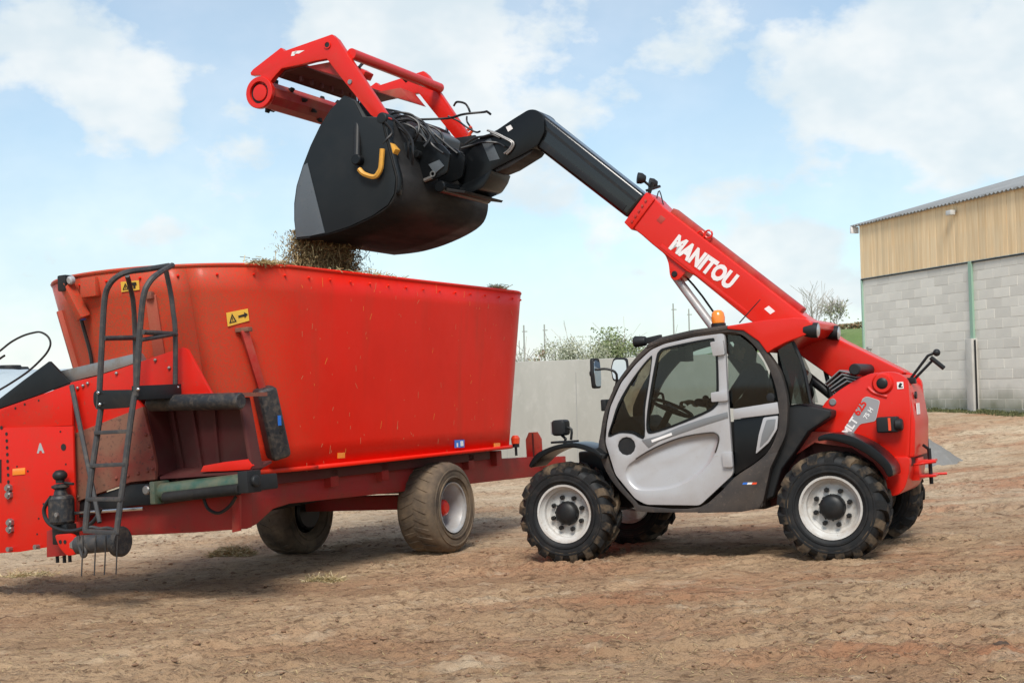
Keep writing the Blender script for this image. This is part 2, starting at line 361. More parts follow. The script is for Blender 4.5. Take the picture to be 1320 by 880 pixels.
def text_into(mb, body, o, ex, ey, size, bold=.0, depth=None, xs=1., shear=0., z=.0):
    """flat lettering: o origin, ex / ey unit vectors in the plane"""
    cu = bpy.data.curves.new('t', 'FONT'); cu.body = body; cu.size = size; cu.offset = bold; cu.shear = shear; cu.resolution_u = 3
    ob = bpy.data.objects.new('t', cu); COL.objects.link(ob)
    dg = bpy.context.evaluated_depsgraph_get(); me = bpy.data.meshes.new_from_object(ob.evaluated_get(dg))
    o, ex, ey = np.array(o, float), np.array(ex, float), np.array(ey, float); nz = np.cross(ex, ey)
    V = [o+ex*v.co.x*xs+ey*v.co.y+nz*z for v in me.vertices]; F = [tuple(p.vertices) for p in me.polygons]
    mb.raw(V, F)
    wdt = max((v.co.x for v in me.vertices), default=0)*xs
    bpy.data.objects.remove(ob); bpy.data.curves.remove(cu); bpy.data.meshes.remove(me)
    return wdt
def fbm(shape_x, shape_y, scale, octaves=4, gain=.5, seed=0):
    """value noise at arrays x, y"""
    x, y = shape_x*scale, shape_y*scale; tot = np.zeros_like(x); amp = 1.; nrm = 0
    g = np.random.default_rng(seed); tab = g.random((256, 256))
    for o in range(octaves):
        xi, yi = np.floor(x).astype(int), np.floor(y).astype(int); fx, fy = x-xi, y-yi; fx = fx*fx*(3-2*fx); fy = fy*fy*(3-2*fy)
        a = tab[xi % 256, yi % 256]; b = tab[(xi+1) % 256, yi % 256]; c = tab[xi % 256, (yi+1) % 256]; d = tab[(xi+1) % 256, (yi+1) % 256]
        tot += amp*((a*(1-fx)+b*fx)*(1-fy)+(c*(1-fx)+d*fx)*fy); nrm += amp; amp *= gain; x = x*2.03+17.3; y = y*2.03+9.1
    return tot/nrm
# ------------------------------------------------------------------ ground
def ss(t): t = np.clip(t, 0, 1); return t*t*(3-2*t)
def ground_base(x, y):
    x, y = np.asarray(x, float), np.asarray(y, float)
    xs = 10*np.tanh(x/10*1.0) if False else np.where(np.abs(x) < 7, x, np.sign(x)*(7+4*np.tanh((np.abs(x)-7)/4)))
    ys = np.clip(y, 2, 22)
    z = (.036*xs-.017*(ys-12))
    z = z+.72*ss((y-15)/14)*ss((x-2)/6.5)*(1-ss((y-60)/60))
    return z
def ground_z(x, y):
    x, y = np.asarray(x, float), np.asarray(y, float)
    near = 1-ss((y-22)/20)
    z = ground_base(x, y)
    d = .034*(fbm(x*.55, y*1.5, 1.0, 3, seed=1)-.5)                        # soft lumps drawn out along the tracks
    d += .034*(fbm(x*1.3+.35*y, y*6.5, 1.0, 3, .6, seed=2)-.5)             # wheel streaks
    rough = .22+1.0*ss((fbm(x*.6, y*1.1, .7, 3, seed=10)-.42)/.2)           # trampled here, smoother there
    c = fbm(x+.2*y, y*1.6, 6.0, 4, .55, seed=3); d += rough*(.016*ss((c-.565)/.09)-.010*ss((.43-c)/.1))
    c2 = fbm(x, y*1.35, 15, 3, .55, seed=4); d += rough*(.010*ss((c2-.58)/.08)-.007*ss((.42-c2)/.08))
    c3 = fbm(x+.3*y, y*2.2, 2.6, 3, .55, seed=9); d += .015*ss((c3-.56)/.10)-.013*ss((.43-c3)/.1)
    for y0, a, s in ((8.35, .03, .16), (9.9, .035, .2), (7.0, .03, .14), (11.35, .02, .18), (17.6, .04, .3)):   # ruts left by tyres
        yc = y0+.11*x+.12*np.sin(x*.6+y0); rut = np.exp(-((y-yc)/s)**2)
        d -= a*rut*(.55+.9*fbm(x, y, .8, 2, seed=5)); d += .55*a*np.exp(-((y-yc-1.7*s)/(s*.6))**2)*fbm(x, y, 3.5, 3, seed=6)
        d += .030*rut*(np.sin((x+.35*np.abs(y-yc)/s)*2*math.pi/.23) > .25)*fbm(x, y, 2.0, 2, seed=8)
    return z+d*near
def axis(lo, hi, step, far, grow=1.13):
    a = list(np.arange(lo, hi, step)); s = step
    while a[-1] < far[1]: s *= grow; a.append(a[-1]+s)
    b = []; s = step; p = lo
    while p > far[0]: s *= grow; p -= s; b.append(p)
    return np.array(b[::-1]+a)
gx = axis(-6.0, 7.5, .020, (-1800, 1800))
ga = [5.2]
while ga[-1] < 26: ga.append(ga[-1]+.0105*(ga[-1]/6)**1.55)
while ga[-1] < 3500: ga.append(ga[-1]+(ga[-1]-ga[-2])*1.13)
gb = [5.2]
while gb[-1] > -600: gb.append(gb[-1]-.03-.16*(5.2-gb[-1]))
gy = np.array(gb[:0:-1]+ga)
GX, GY = np.meshgrid(gx, gy)
GZ = ground_z(GX, GY)
nv = GX.size; nx, ny = len(gx), len(gy)
me = bpy.data.meshes.new('ground')
idx = np.arange(nv).reshape(ny, nx)
q = np.stack([idx[:-1, :-1], idx[:-1, 1:], idx[1:, 1:], idx[1:, :-1]], -1).reshape(-1, 4)
me.vertices.add(nv); me.vertices.foreach_set('co', np.stack([GX, GY, GZ], -1).astype(np.float32).ravel())
me.loops.add(q.size); me.loops.foreach_set('vertex_index', q.astype(np.int32).ravel())
me.polygons.add(len(q)); me.polygons.foreach_set('loop_start', np.arange(0, q.size, 4, dtype=np.int32)); me.polygons.foreach_set('loop_total', np.full(len(q), 4, np.int32))
me.update(calc_edges=True); me.polygons.foreach_set('use_smooth', np.ones(len(q), bool))
# soil material
m = bpy.data.materials.new('soil'); m.use_nodes = True; t = m.node_tree; b = t.nodes['Principled BSDF']; b.inputs['Roughness'].default_value = .95; b.inputs['Specular IOR Level'].default_value = .2
def nd(tp, **k):
    n = t.nodes.new(tp)
    for a, v in k.items(): setattr(n, a, v)
    return n
tcg = nd('ShaderNodeTexCoord')
def noise(scale, xyz=(1, 1, 1), det=4, rough=.6):
    mpn = nd('ShaderNodeMapping'); mpn.inputs['Scale'].default_value = xyz; t.links.new(tcg.outputs['Object'], mpn.inputs[0])
    n = nd('ShaderNodeTexNoise'); n.inputs['Scale'].default_value = scale; n.inputs['Detail'].default_value = det; n.inputs['Roughness'].default_value = rough
    t.links.new(mpn.outputs[0], n.inputs[0]); return n.outputs[0]
def rng_(src, lo, hi, a=0., c=1.):
    n = nd('ShaderNodeMapRange'); n.inputs[1].default_value = lo; n.inputs[2].default_value = hi; n.inputs[3].default_value = a; n.inputs[4].default_value = c; t.links.new(src, n.inputs[0]); return n.outputs[0]
def mixg(f, a, c):
    n = nd('ShaderNodeMix', data_type='RGBA'); t.links.new(f, n.inputs[0])
    for s, k in ((a, 6), (c, 7)):
        if isinstance(s, tuple): n.inputs[k].default_value = (*s, 1)
        else: t.links.new(s, n.inputs[k])
    return n.outputs[2]
SAND, BROWN, DARK, PALE, REDS = (.53, .360, .218), (.38, .235, .136), (.125, .07, .04), (.68, .54, .38), (.43, .165, .08)
c = mixg(rng_(noise(.55, (1, 1.6, 1)), .40, .66), SAND, BROWN)
sp = nd('ShaderNodeSeparateXYZ'); t.links.new(tcg.outputs['Object'], sp.inputs[0])
# pale dry stone dust lies on the yard from about 13 m onwards, red brick rubble was spread right of the middle
fy = rng_(sp.outputs[1], 11.5, 17, 0, 1); fn = rng_(noise(.45), .3, .62, .25, 1.)
mul = nd('ShaderNodeMath', operation='MULTIPLY'); t.links.new(fy, mul.inputs[0]); t.links.new(fn, mul.inputs[1]); c = mixg(mul.outputs[0], c, PALE)
rn = rng_(noise(.38, (1, 2.2, 1), 5), .48, .66, 0, .7); fx = rng_(sp.outputs[0], -2.5, 2.0, .1, 1); m2 = nd('ShaderNodeMath', operation='MULTIPLY'); t.links.new(rn, m2.inputs[0]); t.links.new(fx, m2.inputs[1])
c = mixg(m2.outputs[0], c, REDS)
c = mixg(rng_(noise(1.0, (1.6, 7, 1), 4), .48, .70, 0, .55), c, BROWN)
c = mixg(rng_(noise(1.0, (3.0, 13, 1), 4, .65), .58, .70, 0, .55), c, DARK)
c = mixg(rng_(noise(9, (.8, 1.9, 1), 4, .72), .54, .64, 0, .72), c, DARK)
c = mixg(rng_(noise(4.2, (.8, 2.4, 1), 4, .7), .55, .70, 0, .55), c, BROWN)
c = mixg(rng_(noise(24, (1, 1.6, 1), 5, .7), .58, .66, 0, .7), c, DARK)
c = mixg(rng_(noise(2.2, (1, 2, 1), 4, .65), .56, .74, 0, .6), c, PALE)
c = mixg(rng_(noise(55, (1, 1, 1), 4, .7), .62, .72, 0, .5), c, STRAW)
c = mixg(rng_(noise(90, (1, 1, 1), 3, .7), .63, .72, 0, .5), c, DARK)
# far off the yard gives way to fields
fg = rng_(sp.outputs[1], 42, 60, 0, 1); c = mixg(fg, c, (.10, .17, .035))
t.links.new(c, b.inputs['Base Color'])
bh = nd('ShaderNodeMath', operation='ADD'); t.links.new(noise(38, (1, 1.4, 1), 5, .7), bh.inputs[0]); t.links.new(noise(11, (1, 1.6, 1), 4, .65), bh.inputs[1])
bp = nd('ShaderNodeBump'); bp.inputs['Strength'].default_value = 1.0; bp.inputs['Distance'].default_value = .035; t.links.new(bh.outputs[0], bp.inputs['Height']); t.links.new(bp.outputs[0], b.inputs['Normal'])
me.materials.append(m); M['soil'] = m
g = bpy.data.objects.new('ground', me); COL.objects.link(g); tag(g, 'bare brown earth farmyard with tyre tracks', 'ground', kind='structure')
def soup(name, V, F, mats, parent=None, mi=None, smooth=False):
    """one mesh from big vertex / face arrays"""
    V = np.asarray(V, np.float32).reshape(-1, 3); F = np.asarray(F, np.int32); k = F.shape[1]
    me = bpy.data.meshes.new(name); me.vertices.add(len(V)); me.vertices.foreach_set('co', V.ravel()); me.loops.add(F.size); me.loops.foreach_set('vertex_index', F.ravel())
    me.polygons.add(len(F)); me.polygons.foreach_set('loop_start', np.arange(0, F.size, k, dtype=np.int32)); me.polygons.foreach_set('loop_total', np.full(len(F), k, np.int32))
    for mm in mats: me.materials.append(M[mm])
    if mi is not None: me.polygons.foreach_set('material_index', np.asarray(mi, np.int32))
    me.update(calc_edges=True); me.validate()
    if smooth: me.polygons.foreach_set('use_smooth', np.ones(len(F), bool))
    o = bpy.data.objects.new(name, me); COL.objects.link(o)
    if parent is not None: o.parent = parent
    return o
def strands(C, D, Wd, Nn):
    """thin quads: centre, half-length vector, half-width vector arrays"""
    V = np.stack([C-D-Wd, C+D-Wd, C+D+Wd, C-D+Wd], 1); n = len(C)
    return V.reshape(-1, 3), np.arange(4*n).reshape(n, 4)
def unit(a): return a/np.linalg.norm(a, axis=1, keepdims=True)
mat('straw', (.50, .37, .18), .8); mat('straw_pale', (.66, .54, .32), .8); mat('straw_dark', (.20, .125, .05), .85); mat('straw_green', (.30, .25, .12), .85); mat('silage', (.17, .115, .055), .9)
mat('clod', (.25, .145, .083), .95, dust=((.17, .10, .06), 9, .4, .7, .8), bump=(60, .6, .01), coords='Object')
mat('pebble', (.36, .26, .18), .85, dust=((.2, .15, .11), 20, .45, .7, .7))
# loose straw lying on the yard
n = 16000
Y = 5.8+rng.random(n)**1.5*14; X = (rng.random(n)-.5)*(Y*.9+2)
keep = fbm(X, Y*1.5, .8, 3, seed=11)+.12*rng.random(n) > .50; X, Y = X[keep], Y[keep]; n = len(X)
C = np.stack([X, Y, ground_z(X, Y)+.004], 1); th = rng.random(n)*math.pi; ln = .012+.035*rng.random(n)**2
D = np.stack([np.cos(th)*ln, np.sin(th)*ln, (rng.random(n)-.5)*.012], 1); Wd = np.stack([-np.sin(th), np.cos(th), np.zeros(n)], 1)*(.0012+.0014*rng.random(n))[:, None]
V, F = strands(C, D, Wd, None); o = soup('straw_litter', V, F, ['straw', 'straw_dark'], mi=(rng.random(n) < .4).astype(int)); tag(o, 'loose straw stalks scattered over the earth yard', 'straw', kind='stuff')
# clods and pebbles
def rocks(name, n, smin, smax, matn, seed, ylo, yspan, thr):
    gsd = np.random.default_rng(seed); Y = ylo+gsd.random(n)**1.4*yspan; X = (gsd.random(n)-.5)*(Y*.9+2)
    k = fbm(X+.15*Y, Y*2.2, 1.1, 3, seed=seed+40)+.1*gsd.random(n) > thr; X, Y = X[k], Y[k]; n = len(X)
    base = np.array([[1, 0, 0], [-1, 0, 0], [0, 1, 0], [0, -1, 0], [0, 0, 1], [0, 0, -1]], float)
    fac = np.array([[0, 2, 4], [2, 1, 4], [1, 3, 4], [3, 0, 4], [2, 0, 5], [1, 2, 5], [3, 1, 5], [0, 3, 5]])
    Vs, Fs, off = [], [], 0
    # one subdivision of the octahedron, jittered
    vv = [tuple(p) for p in base]; mid = {}; ff = []
    def mp_(a, b):
        kx = (min(a, b), max(a, b))
        if kx not in mid:
            p = (np.array(vv[a])+np.array(vv[b])); p /= np.linalg.norm(p); vv.append(tuple(p)); mid[kx] = len(vv)-1
        return mid[kx]
    for a, b_, c_ in fac:
        x1, x2, x3 = mp_(a, b_), mp_(b_, c_), mp_(c_, a); ff += [[a, x1, x3], [x1, b_, x2], [x3, x2, c_], [x1, x2, x3]]
    U = np.array(vv); Fb = np.array(ff)
    s = smin+(smax-smin)*gsd.random(n)**3
    J = 1+.85*(gsd.random((n, len(U)))-.5); sc = np.stack([s*(.8+.6*gsd.random(n)), s*(.8+.5*gsd.random(n)), s*(.3+.3*gsd.random(n))], 1)
    P = U[None]*J[..., None]*sc[:, None]; a = gsd.random(n)*6.28; ca, sa = np.cos(a)[:, None], np.sin(a)[:, None]
    P = np.stack([P[..., 0]*ca-P[..., 1]*sa, P[..., 0]*sa+P[..., 1]*ca, P[..., 2]], -1)+np.stack([X, Y, ground_z(X, Y)+s*.12], 1)[:, None]
    F = (Fb[None]+(np.arange(n)*len(U))[:, None, None]).reshape(-1, 3)
    return soup(name, P.reshape(-1, 3), F, [matn])
tag(rocks('earth_clods', 9000, .004, .021, 'clod', 21, 5.7, 12, .53), 'small brown earth clods strewn over the yard', 'clods', kind='stuff')
tag(rocks('pebbles', 2200, .002, .008, 'pebble', 22, 5.7, 9, .46), 'tiny pale pebbles on the yard', 'pebbles', kind='stuff')
mat('dark_clod', (.07, .045, .03), .95, bump=(40, .8, .01))
def big_clod(px, py, s, label, seed):
    gsd = random.Random(seed); d = ray(px, py); Y = 8.
    for _ in range(12):
        p = CAM+d*(Y/d[1]); Y = Y+(p[2]-float(ground_base(p[0], Y)))/(-d[2]/d[1])
    p = CAM+d*(Y/d[1]); b = MB(); b.ball((0, 0, 0), (s, s*.7, s*.5), 10, 7)
    for v in b.bm.verts: v.co *= 1+.5*(gsd.random()-.5)
    o = b.build('earth_clod', 'dark_clod', ang=180, loc=(p[0], Y, float(ground_z(np.array([p[0]]), np.array([Y]))[0])+s*.25)); tag(o, label, 'clod'); return o
big_clod(1291, 836, .045, 'large dark earth clod at the right foreground edge', 3)
def tuft(px, py, rx, ry, h, n, label, seed):
    d = ray(px, py); Y = 10.
    for _ in range(12):
        p = CAM+d*(Y/d[1]); Y = Y+(p[2]-float(ground_base(p[0], Y)))/(-d[2]/d[1])
    x0 = (CAM+d*(Y/d[1]))[0]; gs = np.random.default_rng(seed)
    r = gs.random(n)**.5; a = gs.random(n)*6.28; X = x0+rx*r*np.cos(a); Yy = Y+ry*r*np.sin(a); hh = h*(1-r**2)*(.3+.7*gs.random(n))
    C = np.stack([X, Yy, ground_z(X, Yy)+hh], 1); D = gs.normal(size=(n, 3))*np.array([1, 1, .45]); D = unit(D)*(.02+.07*gs.random(n))[:, None]
    Wd = unit(np.cross(D, gs.normal(size=(n, 3))))*.0022
    V, F = strands(C, D, Wd, None); o = soup('straw_tuft', V, F, ['straw', 'straw_pale', 'straw_green'], mi=gs.integers(0, 3, n)); tag(o, label, 'straw', kind='stuff')
tuft(300, 716, .24, .16, .10, 1500, 'loose heap of pale straw beside the wagon wheel', 1)
tuft(418, 748, .17, .06, .04, 420, 'thin wisp of straw on the ground before the wagon', 2)
tuft(35, 745, .3, .1, .02, 300, 'sparse straw below the wagon front', 3)

# ------------------------------------------------------------------ barn
mat('block', (.74, .705, .63), .92, vary=.09, dust=((.63, .60, .535), 1.4, .38, .66, .55), dust2=((.68, .67, .64), 9, .55, .75, .35), bump=(45, .3, .006), coords='Object')
# green moss where the wall stays damp at its foot
mt = M['block'].node_tree; bs = mt.nodes['Principled BSDF']; src = bs.inputs['Base Color'].links[0].from_socket
ge = mt.nodes.new('ShaderNodeNewGeometry'); sx = mt.nodes.new('ShaderNodeSeparateXYZ'); mt.links.new(ge.outputs['Position'], sx.inputs[0])
BZ = .83
nn = mt.nodes.new('ShaderNodeTexNoise'); nn.inputs['Scale'].default_value = 2.2; nn.inputs['Detail'].default_value = 6; mt.links.new(ge.outputs['Position'], nn.inputs[0])
ma = mt.nodes.new('ShaderNodeMath'); ma.operation = 'MULTIPLY_ADD'; ma.inputs[1].default_value = -.55; mt.links.new(nn.outputs[0], ma.inputs[0]); mt.links.new(sx.outputs[2], ma.inputs[2])
mr = mt.nodes.new('ShaderNodeMapRange'); mr.inputs[1].default_value = BZ-.22; mr.inputs[2].default_value = BZ+.3; mr.inputs[3].default_value = .8; mr.inputs[4].default_value = 0; mt.links.new(ma.outputs[0], mr.inputs[0])
mm = mt.nodes.new('ShaderNodeMix'); mm.data_type = 'RGBA'; mt.links.new(mr.outputs[0], mm.inputs[0]); mt.links.new(src, mm.inputs[6]); mm.inputs[7].default_value = (.12, .135, .06, 1); mt.links.new(mm.outputs[2], bs.inputs['Base Color'])
mat('mortar', (.71, .68, .61), .95)
mat('timber', (.88, .67, .41), .75, vary=.10, grain=((.74, .49, .25), (14, 14, 1.1), .75), dust=((.68, .56, .38), 1.2, .45, .75, .4), bump=(30, .1, .004))
mat('roof_sheet', (.30, .31, .315), .85, dust=((.20, .205, .20), 1.2, .4, .7, .6), dust2=((.42, .42, .40), 6, .55, .75, .4))
mat('green_post', (.26, .42, .32), .6, dust=((.32, .42, .34), 3, .4, .7, .6))
mat('pillar', (.52, .50, .46), .9, dust=((.36, .35, .31), 2.2, .4, .7, .6), bump=(25, .25, .01))
mat('lamp_grey', (.55, .55, .53), .4)
barn = empty('barn'); bd1 = np.array([.287, -.958, 0]); bd1 /= np.linalg.norm(bd1); bd2 = np.array([-bd1[1], bd1[0], 0])
barn.matrix_world = Matrix(((bd1[0], bd2[0], 0, 8.21), (bd1[1], bd2[1], 0, 31.6), (0, 0, 1, BZ), (0, 0, 0, 1)))
tag(barn, 'farm shed of grey concrete blocks below, pale vertical timber cladding above, corrugated roof', 'barn')
BH, TH_, BL, BD = 3.1, 4.27, 13.5, 9.0
b = MB(); b.box((BL/2, .1065, BH/2-.2), (BL, .2, BH+.4)); b.box((.1, BD/2+.3, BH/2), (.2, BD, BH)); b.box((BL-.1, BD/2+.3, BH/2), (.2, BD, BH)); b.box((BL/2, BD+.9, BH/2), (BL, .2, BH))
b.build('wall_core', 'mortar', barn)
mb_ = {}
def block_mesh(lw):
    k = round(lw, 3)
    if k not in mb_:
        b = MB(); b.box((0, 0, 0), (lw-.010, .12, .190)); o = b.build('block', 'block', barn, bev=.003, seg=1); mb_[k] = o.data; bpy.data.objects.remove(o)
    return mb_[k]
rows = 16
for r_ in range(rows):
    z = BH-.1-.2*r_; x = .14; first = True
    while x < 7.6:
        lw = .25 if (first and r_ % 2) else .5; first = False
        o = bpy.data.objects.new('block', block_mesh(lw)); COL.objects.link(o); o.parent = barn
        o.location = (x+lw/2, .063+random.uniform(-.003, .002), z); x += lw
b = MB()
for r_ in range(rows):
    z = BH-.1-.2*r_; x = .14+.5*15-(.25 if r_ % 2 else 0)
    while x < 7.6: x += .5
    while x < BL-.1:
        lw = min(.5, BL-x); b.box((x+lw/2, .063+random.uniform(-.003, .002), z), (lw-.010, .12, .190)); x += .5
o = b.build('block_courses', 'block', barn); o['kind'] = 'stuff'
b = MB(); b.box((0, 0, 0), (.128, .024, TH_-BH+.085)); o = b.build('board', 'timber', barn, bev=.003, seg=1); bm_ = o.data; bpy.data.objects.remove(o)
for i in range(int((BL-.02)/.132)):
    o = bpy.data.objects.new('board', bm_); COL.objects.link(o); o.parent = barn; o.location = (.07+i*.132, -.012+random.uniform(-.003, .003), BH+(TH_-BH)/2+.0525); o.rotation_euler.z = random.choice((0, math.pi))
b = MB(); b.box((BL/2, .12, (BH+TH_)/2+.03), (BL-.1, .2, TH_-BH-.06)); b.build('cladding_rail', 'mortar', barn)
b = MB(); b.box((BL/2, -.006, BH-.012), (BL, .05, .03)); b.build('drip_strip', 'black_metal', barn)
# corrugated roof, one sheet after another
pit = R(15); sw = 1.04
for i in range(14):
    b = MB(); rows_ = []
    xs = np.arange(0, sw+.001, .0325)
    for yy in (-.13, 2.4, 4.9, 7.6, 9.4):
        rows_.append([(-.22+i*1.0+x, yy*math.cos(pit), TH_+.03+(yy+.13)*math.sin(pit)+.055+.024*math.cos(x*2*math.pi/.13)+(i % 2)*.004) for x in xs])
    b.sheet(rows_); b.build('roof_sheet', 'roof_sheet', barn, ang=80, solid=.012)
b = MB(); b.box((-.17, -.05, TH_+.0), (.06, .20, .15)); b.build('eave_board', 'white_paint', barn, bev=.004)
b = MB(); b.box((.02, .0, 1.55), (.05, .06, 3.05)); b.build('corner_post', 'green_post', barn, bev=.004)
# pillar and post: found along the wall
def barn_x(px, py):
    d = ray(px, py); Mb = np.stack([bd1, bd2, [0, 0, 1]]); o_ = np.array([8.21, 31.6, BZ]); dl = Mb@d; cl = Mb@(CAM-o_); tt = (-.02-cl[1])/dl[1]; return cl+tt*dl
p1, p2 = barn_x(1254, 440), barn_x(1254, 500)
b = MB(); b.box((p1[0], -.05, 0.72), (.22, .16, 1.62)); b.build('pillar', 'pillar', barn, bev=.01)
b = MB(); b.cyl((p1[0]+.14, -.07, 0), (p1[0]+.14, -.07, 1.5), .018, n=10); b.build('conduit', 'black_metal', barn)
b = MB(); b.box((p1[0]+.03, -.02, (1.53+BH)/2), (.05, .06, BH-1.53)); b.box((p1[0]+.03, -.055, (1.53+BH)/2), (.10, .012, BH-1.53)); b.build('steel_column', 'green_post', barn)
q = barn_x(1231, 259); b = MB(); b.box((q[0], -.14, TH_-.11), (.17, .12, .1)); b.box((q[0], -.05, TH_-.08), (.05, .16, .05)); b.build('floodlight', 'lamp_grey', barn, bev=.012)
q = barn_x(1122, 450); b = MB(); b.cyl((q[0], -.0, q[2]), (q[0], -.1, q[2]), .02, n=10); b.cyl((q[0], -.1, q[2]+.05), (q[0], -.1, q[2]-.06), .025, n=10); b.build('water_tap', 'steel', barn)
# weeds along the foot of the wall
n = 5200; tx = rng.random(n)*8.2; ty = -.03-.32*rng.random(n)**2.2
wpos = np.array([8.21, 31.6])+tx[:, None]*bd1[:2]+ty[:, None]*bd2[:2]; hgt = .03+.06*rng.random(n)*(1-np.abs(ty)/.45)
C = np.stack([wpos[:, 0], wpos[:, 1], np.maximum(ground_z(wpos[:, 0], wpos[:, 1]), BZ-.1)+hgt*.5], 1); lean = rng.normal(size=(n, 3))*.35; lean[:, 2] = 1
D = unit(lean)*hgt[:, None]*.5; Wd = unit(np.cross(D, rng.normal(size=(n, 3))))*.006
mat('weed', (.07, .085, .03), .8); mat('weed_pale', (.15, .15, .06), .8)
V, F = strands(C, D, Wd, None); o = soup('weeds', V, F, ['weed', 'weed_pale'], mi=(rng.random(n) < .4).astype(int)); tag(o, 'strip of green weeds along the foot of the barn wall', 'weeds', kind='stuff')

# ------------------------------------------------------------------ silage clamp: wall, sheeted heap
we = np.array([7.15, 21.75]); wdv = np.array([-.63, .777]); wnv = np.array([.777, .63])
def wallpt(s, z): return (we[0]+wdv[0]*s, we[1]+wdv[1]*s, z)
gzw = lambda s: float(ground_base(we[0]+wdv[0]*s, we[1]+wdv[1]*s))
cw = empty('clamp_wall', loc=(we[0], we[1], gzw(0)))
b = MB(); top = 2.12
prof = [wallpt(1.9, gzw(0)-.5), wallpt(1.9, top-.02), wallpt(24, top+.12), wallpt(24, -.6)]
b.prism([np.array(p)-np.array(cw.location) for p in prof], (wnv[0]*.22, wnv[1]*.22, 0)); o = b.build('wall_slab', 'concrete', cw, bev=.02)
b = MB()
for s_ in np.arange(4.4, 24, 2.4):
    p0 = np.array(wallpt(s_, gzw(s_)-.1))-np.array(cw.location)-np.array([wnv[0], wnv[1], 0])*.004; b.prism([p0, p0+np.array([wdv[0]*.018, wdv[1]*.018, 0]), p0+np.array([wdv[0]*.018, wdv[1]*.018, 2.1]), p0+np.array([0, 0, 2.1])], np.array([wnv[0], wnv[1], 0])*.01)
b.build('panel_joint', 'ramp_concrete', cw)
tag(cw, 'long pale concrete silage clamp wall behind the two machines', 'wall')
mat('gravel', (.20, .195, .185), .95, dust=((.19, .19, .185), 30, .4, .65, .7), dust2=((.27, .265, .25), 12, .5, .75, .5), bump=(50, .8, .02))
hc_ = XY(1184, 560, 20.6); n_ = 90; hx_ = np.linspace(-.85, .85, n_); AX, AY = np.meshgrid(hx_, hx_); rr2 = np.sqrt((AX*.92)**2+AY**2)*(1+.12*(fbm(AX, AY, 1.5, 3, seed=77)-.5)*2)
AZ = np.maximum(0, .58-.80*rr2)+.03*(fbm(AX, AY, 9, 3, seed=78)-.5)-.06; gz_h = float(ground_base(hc_[0], 20.6))
ii = np.arange(AX.size).reshape(AX.shape); Fq = np.stack([ii[:-1, :-1], ii[:-1, 1:], ii[1:, 1:], ii[1:, :-1]], -1).reshape(-1, 4)
o = soup('gravel_heap', np.stack([AX+hc_[0], AY+20.6, AZ+ground_base(AX+hc_[0], AY+20.6)-.03], -1).reshape(-1, 3), Fq, ['gravel'], smooth=True); tag(o, 'small grey gravel heap half hidden behind the rear of the telehandler', 'gravel heap')
mat('sheeting', (.40, .46, .49), .35, dust=((.38, .44, .48), .8, .42, .66, .7), dust2=((.20, .25, .24), 2.2, .58, .75, .5, (.35, 1, 1)), bump=(3, .5, .06))
hx = np.linspace(-34, 4.5, 150); hy = np.linspace(34.5, 52, 40); HX, HY = np.meshgrid(hx, hy)
env = ss((HY-34.3)/4.0)*ss((52-HY)/5)*ss((4.8-HX)/4.2)*ss((HX+34.2)/4)
HZ = -.5+(2.95-.013*(HX+15))*env+.28*(fbm(HX, HY*2, .5, 4, seed=31)-.5)*env+.06*(fbm(HX*3, HY*.8, 1.3, 3, seed=32)-.5)
ii = np.arange(HX.size).reshape(HX.shape); Fq = np.stack([ii[:-1, :-1], ii[:-1, 1:], ii[1:, 1:], ii[1:, :-1]], -1).reshape(-1, 4)
o = soup('silage_heap', np.stack([HX, HY, HZ], -1).reshape(-1, 3), Fq, ['sheeting'], smooth=True); tag(o, 'low silage heap under pale blue-white plastic sheeting behind the wagon', 'silage heap')
b = MB(); b.lathe((0, 0, 0), (0, 0, 1), [(.20, -.08), (.30, -.1), (.34, -.04), (.34, .04), (.30, .1), (.20, .08), (.19, 0)], 20, closed=True)
tyre0 = b.build('weight_tyre', 'rubber')
first = True
for (px, py, Y, lb) in ((11, 456, 41, 'old tyre lying on top of the plastic sheeting, leftmost'), (16, 457, 42, 'old tyre on the sheeting just right of the leftmost one'), (80, 468, 37, 'old tyre on the sheeting close beside the wagon tub')):
    p = XY(px, py, Y); ix = min(range(len(hx)), key=lambda i: abs(hx[i]-p[0])); iy = min(range(len(hy)), key=lambda i: abs(hy[i]-Y))
    o = tyre0 if first else copy_tree(tyre0); first = False; o.location = (hx[ix], hy[iy], HZ[iy, ix]+.08); tag(o, lb, 'tyre', 'tyres weighing down the sheeting')

# ------------------------------------------------------------------ hill, trees, poles
mat('hill_grass', (.13, .20, .05), .95, dust=((.19, .24, .08), .25, .4, .7, .7), dust2=((.09, .14, .04), 1.6, .45, .75, .6), bump=(2, .6, .2))
hx2 = np.linspace(12, 110, 90); hy2 = np.linspace(52, 190, 60); HX, HY = np.meshgrid(hx2, hy2)
HZ = -.6+6.6*ss((HY-50)/62)*ss((HX-13)/14)+.35*(fbm(HX, HY, .12, 4, seed=41)-.5)+.1*fbm(HX, HY, .9, 2, seed=42)
ii = np.arange(HX.size).reshape(HX.shape); Fq = np.stack([ii[:-1, :-1], ii[:-1, 1:], ii[1:, 1:], ii[1:, :-1]], -1).reshape(-1, 4)
o = soup('hillside', np.stack([HX, HY, HZ], -1).reshape(-1, 3), Fq, ['hill_grass'], smooth=True); tag(o, 'green grassy hillside beside the barn', 'hill', kind='structure')
def hill_z(x, y):
    return float(HZ[min(range(len(hy2)), key=lambda i: abs(hy2[i]-y)), min(range(len(hx2)), key=lambda i: abs(hx2[i]-x))]) if x > 12 and y > 52 else 0.
mat('bark', (.30, .27, .23), .9, dust=((.12, .10, .08), 6, .4, .7, .6)); mat('twig', (.46, .42, .38), .9)
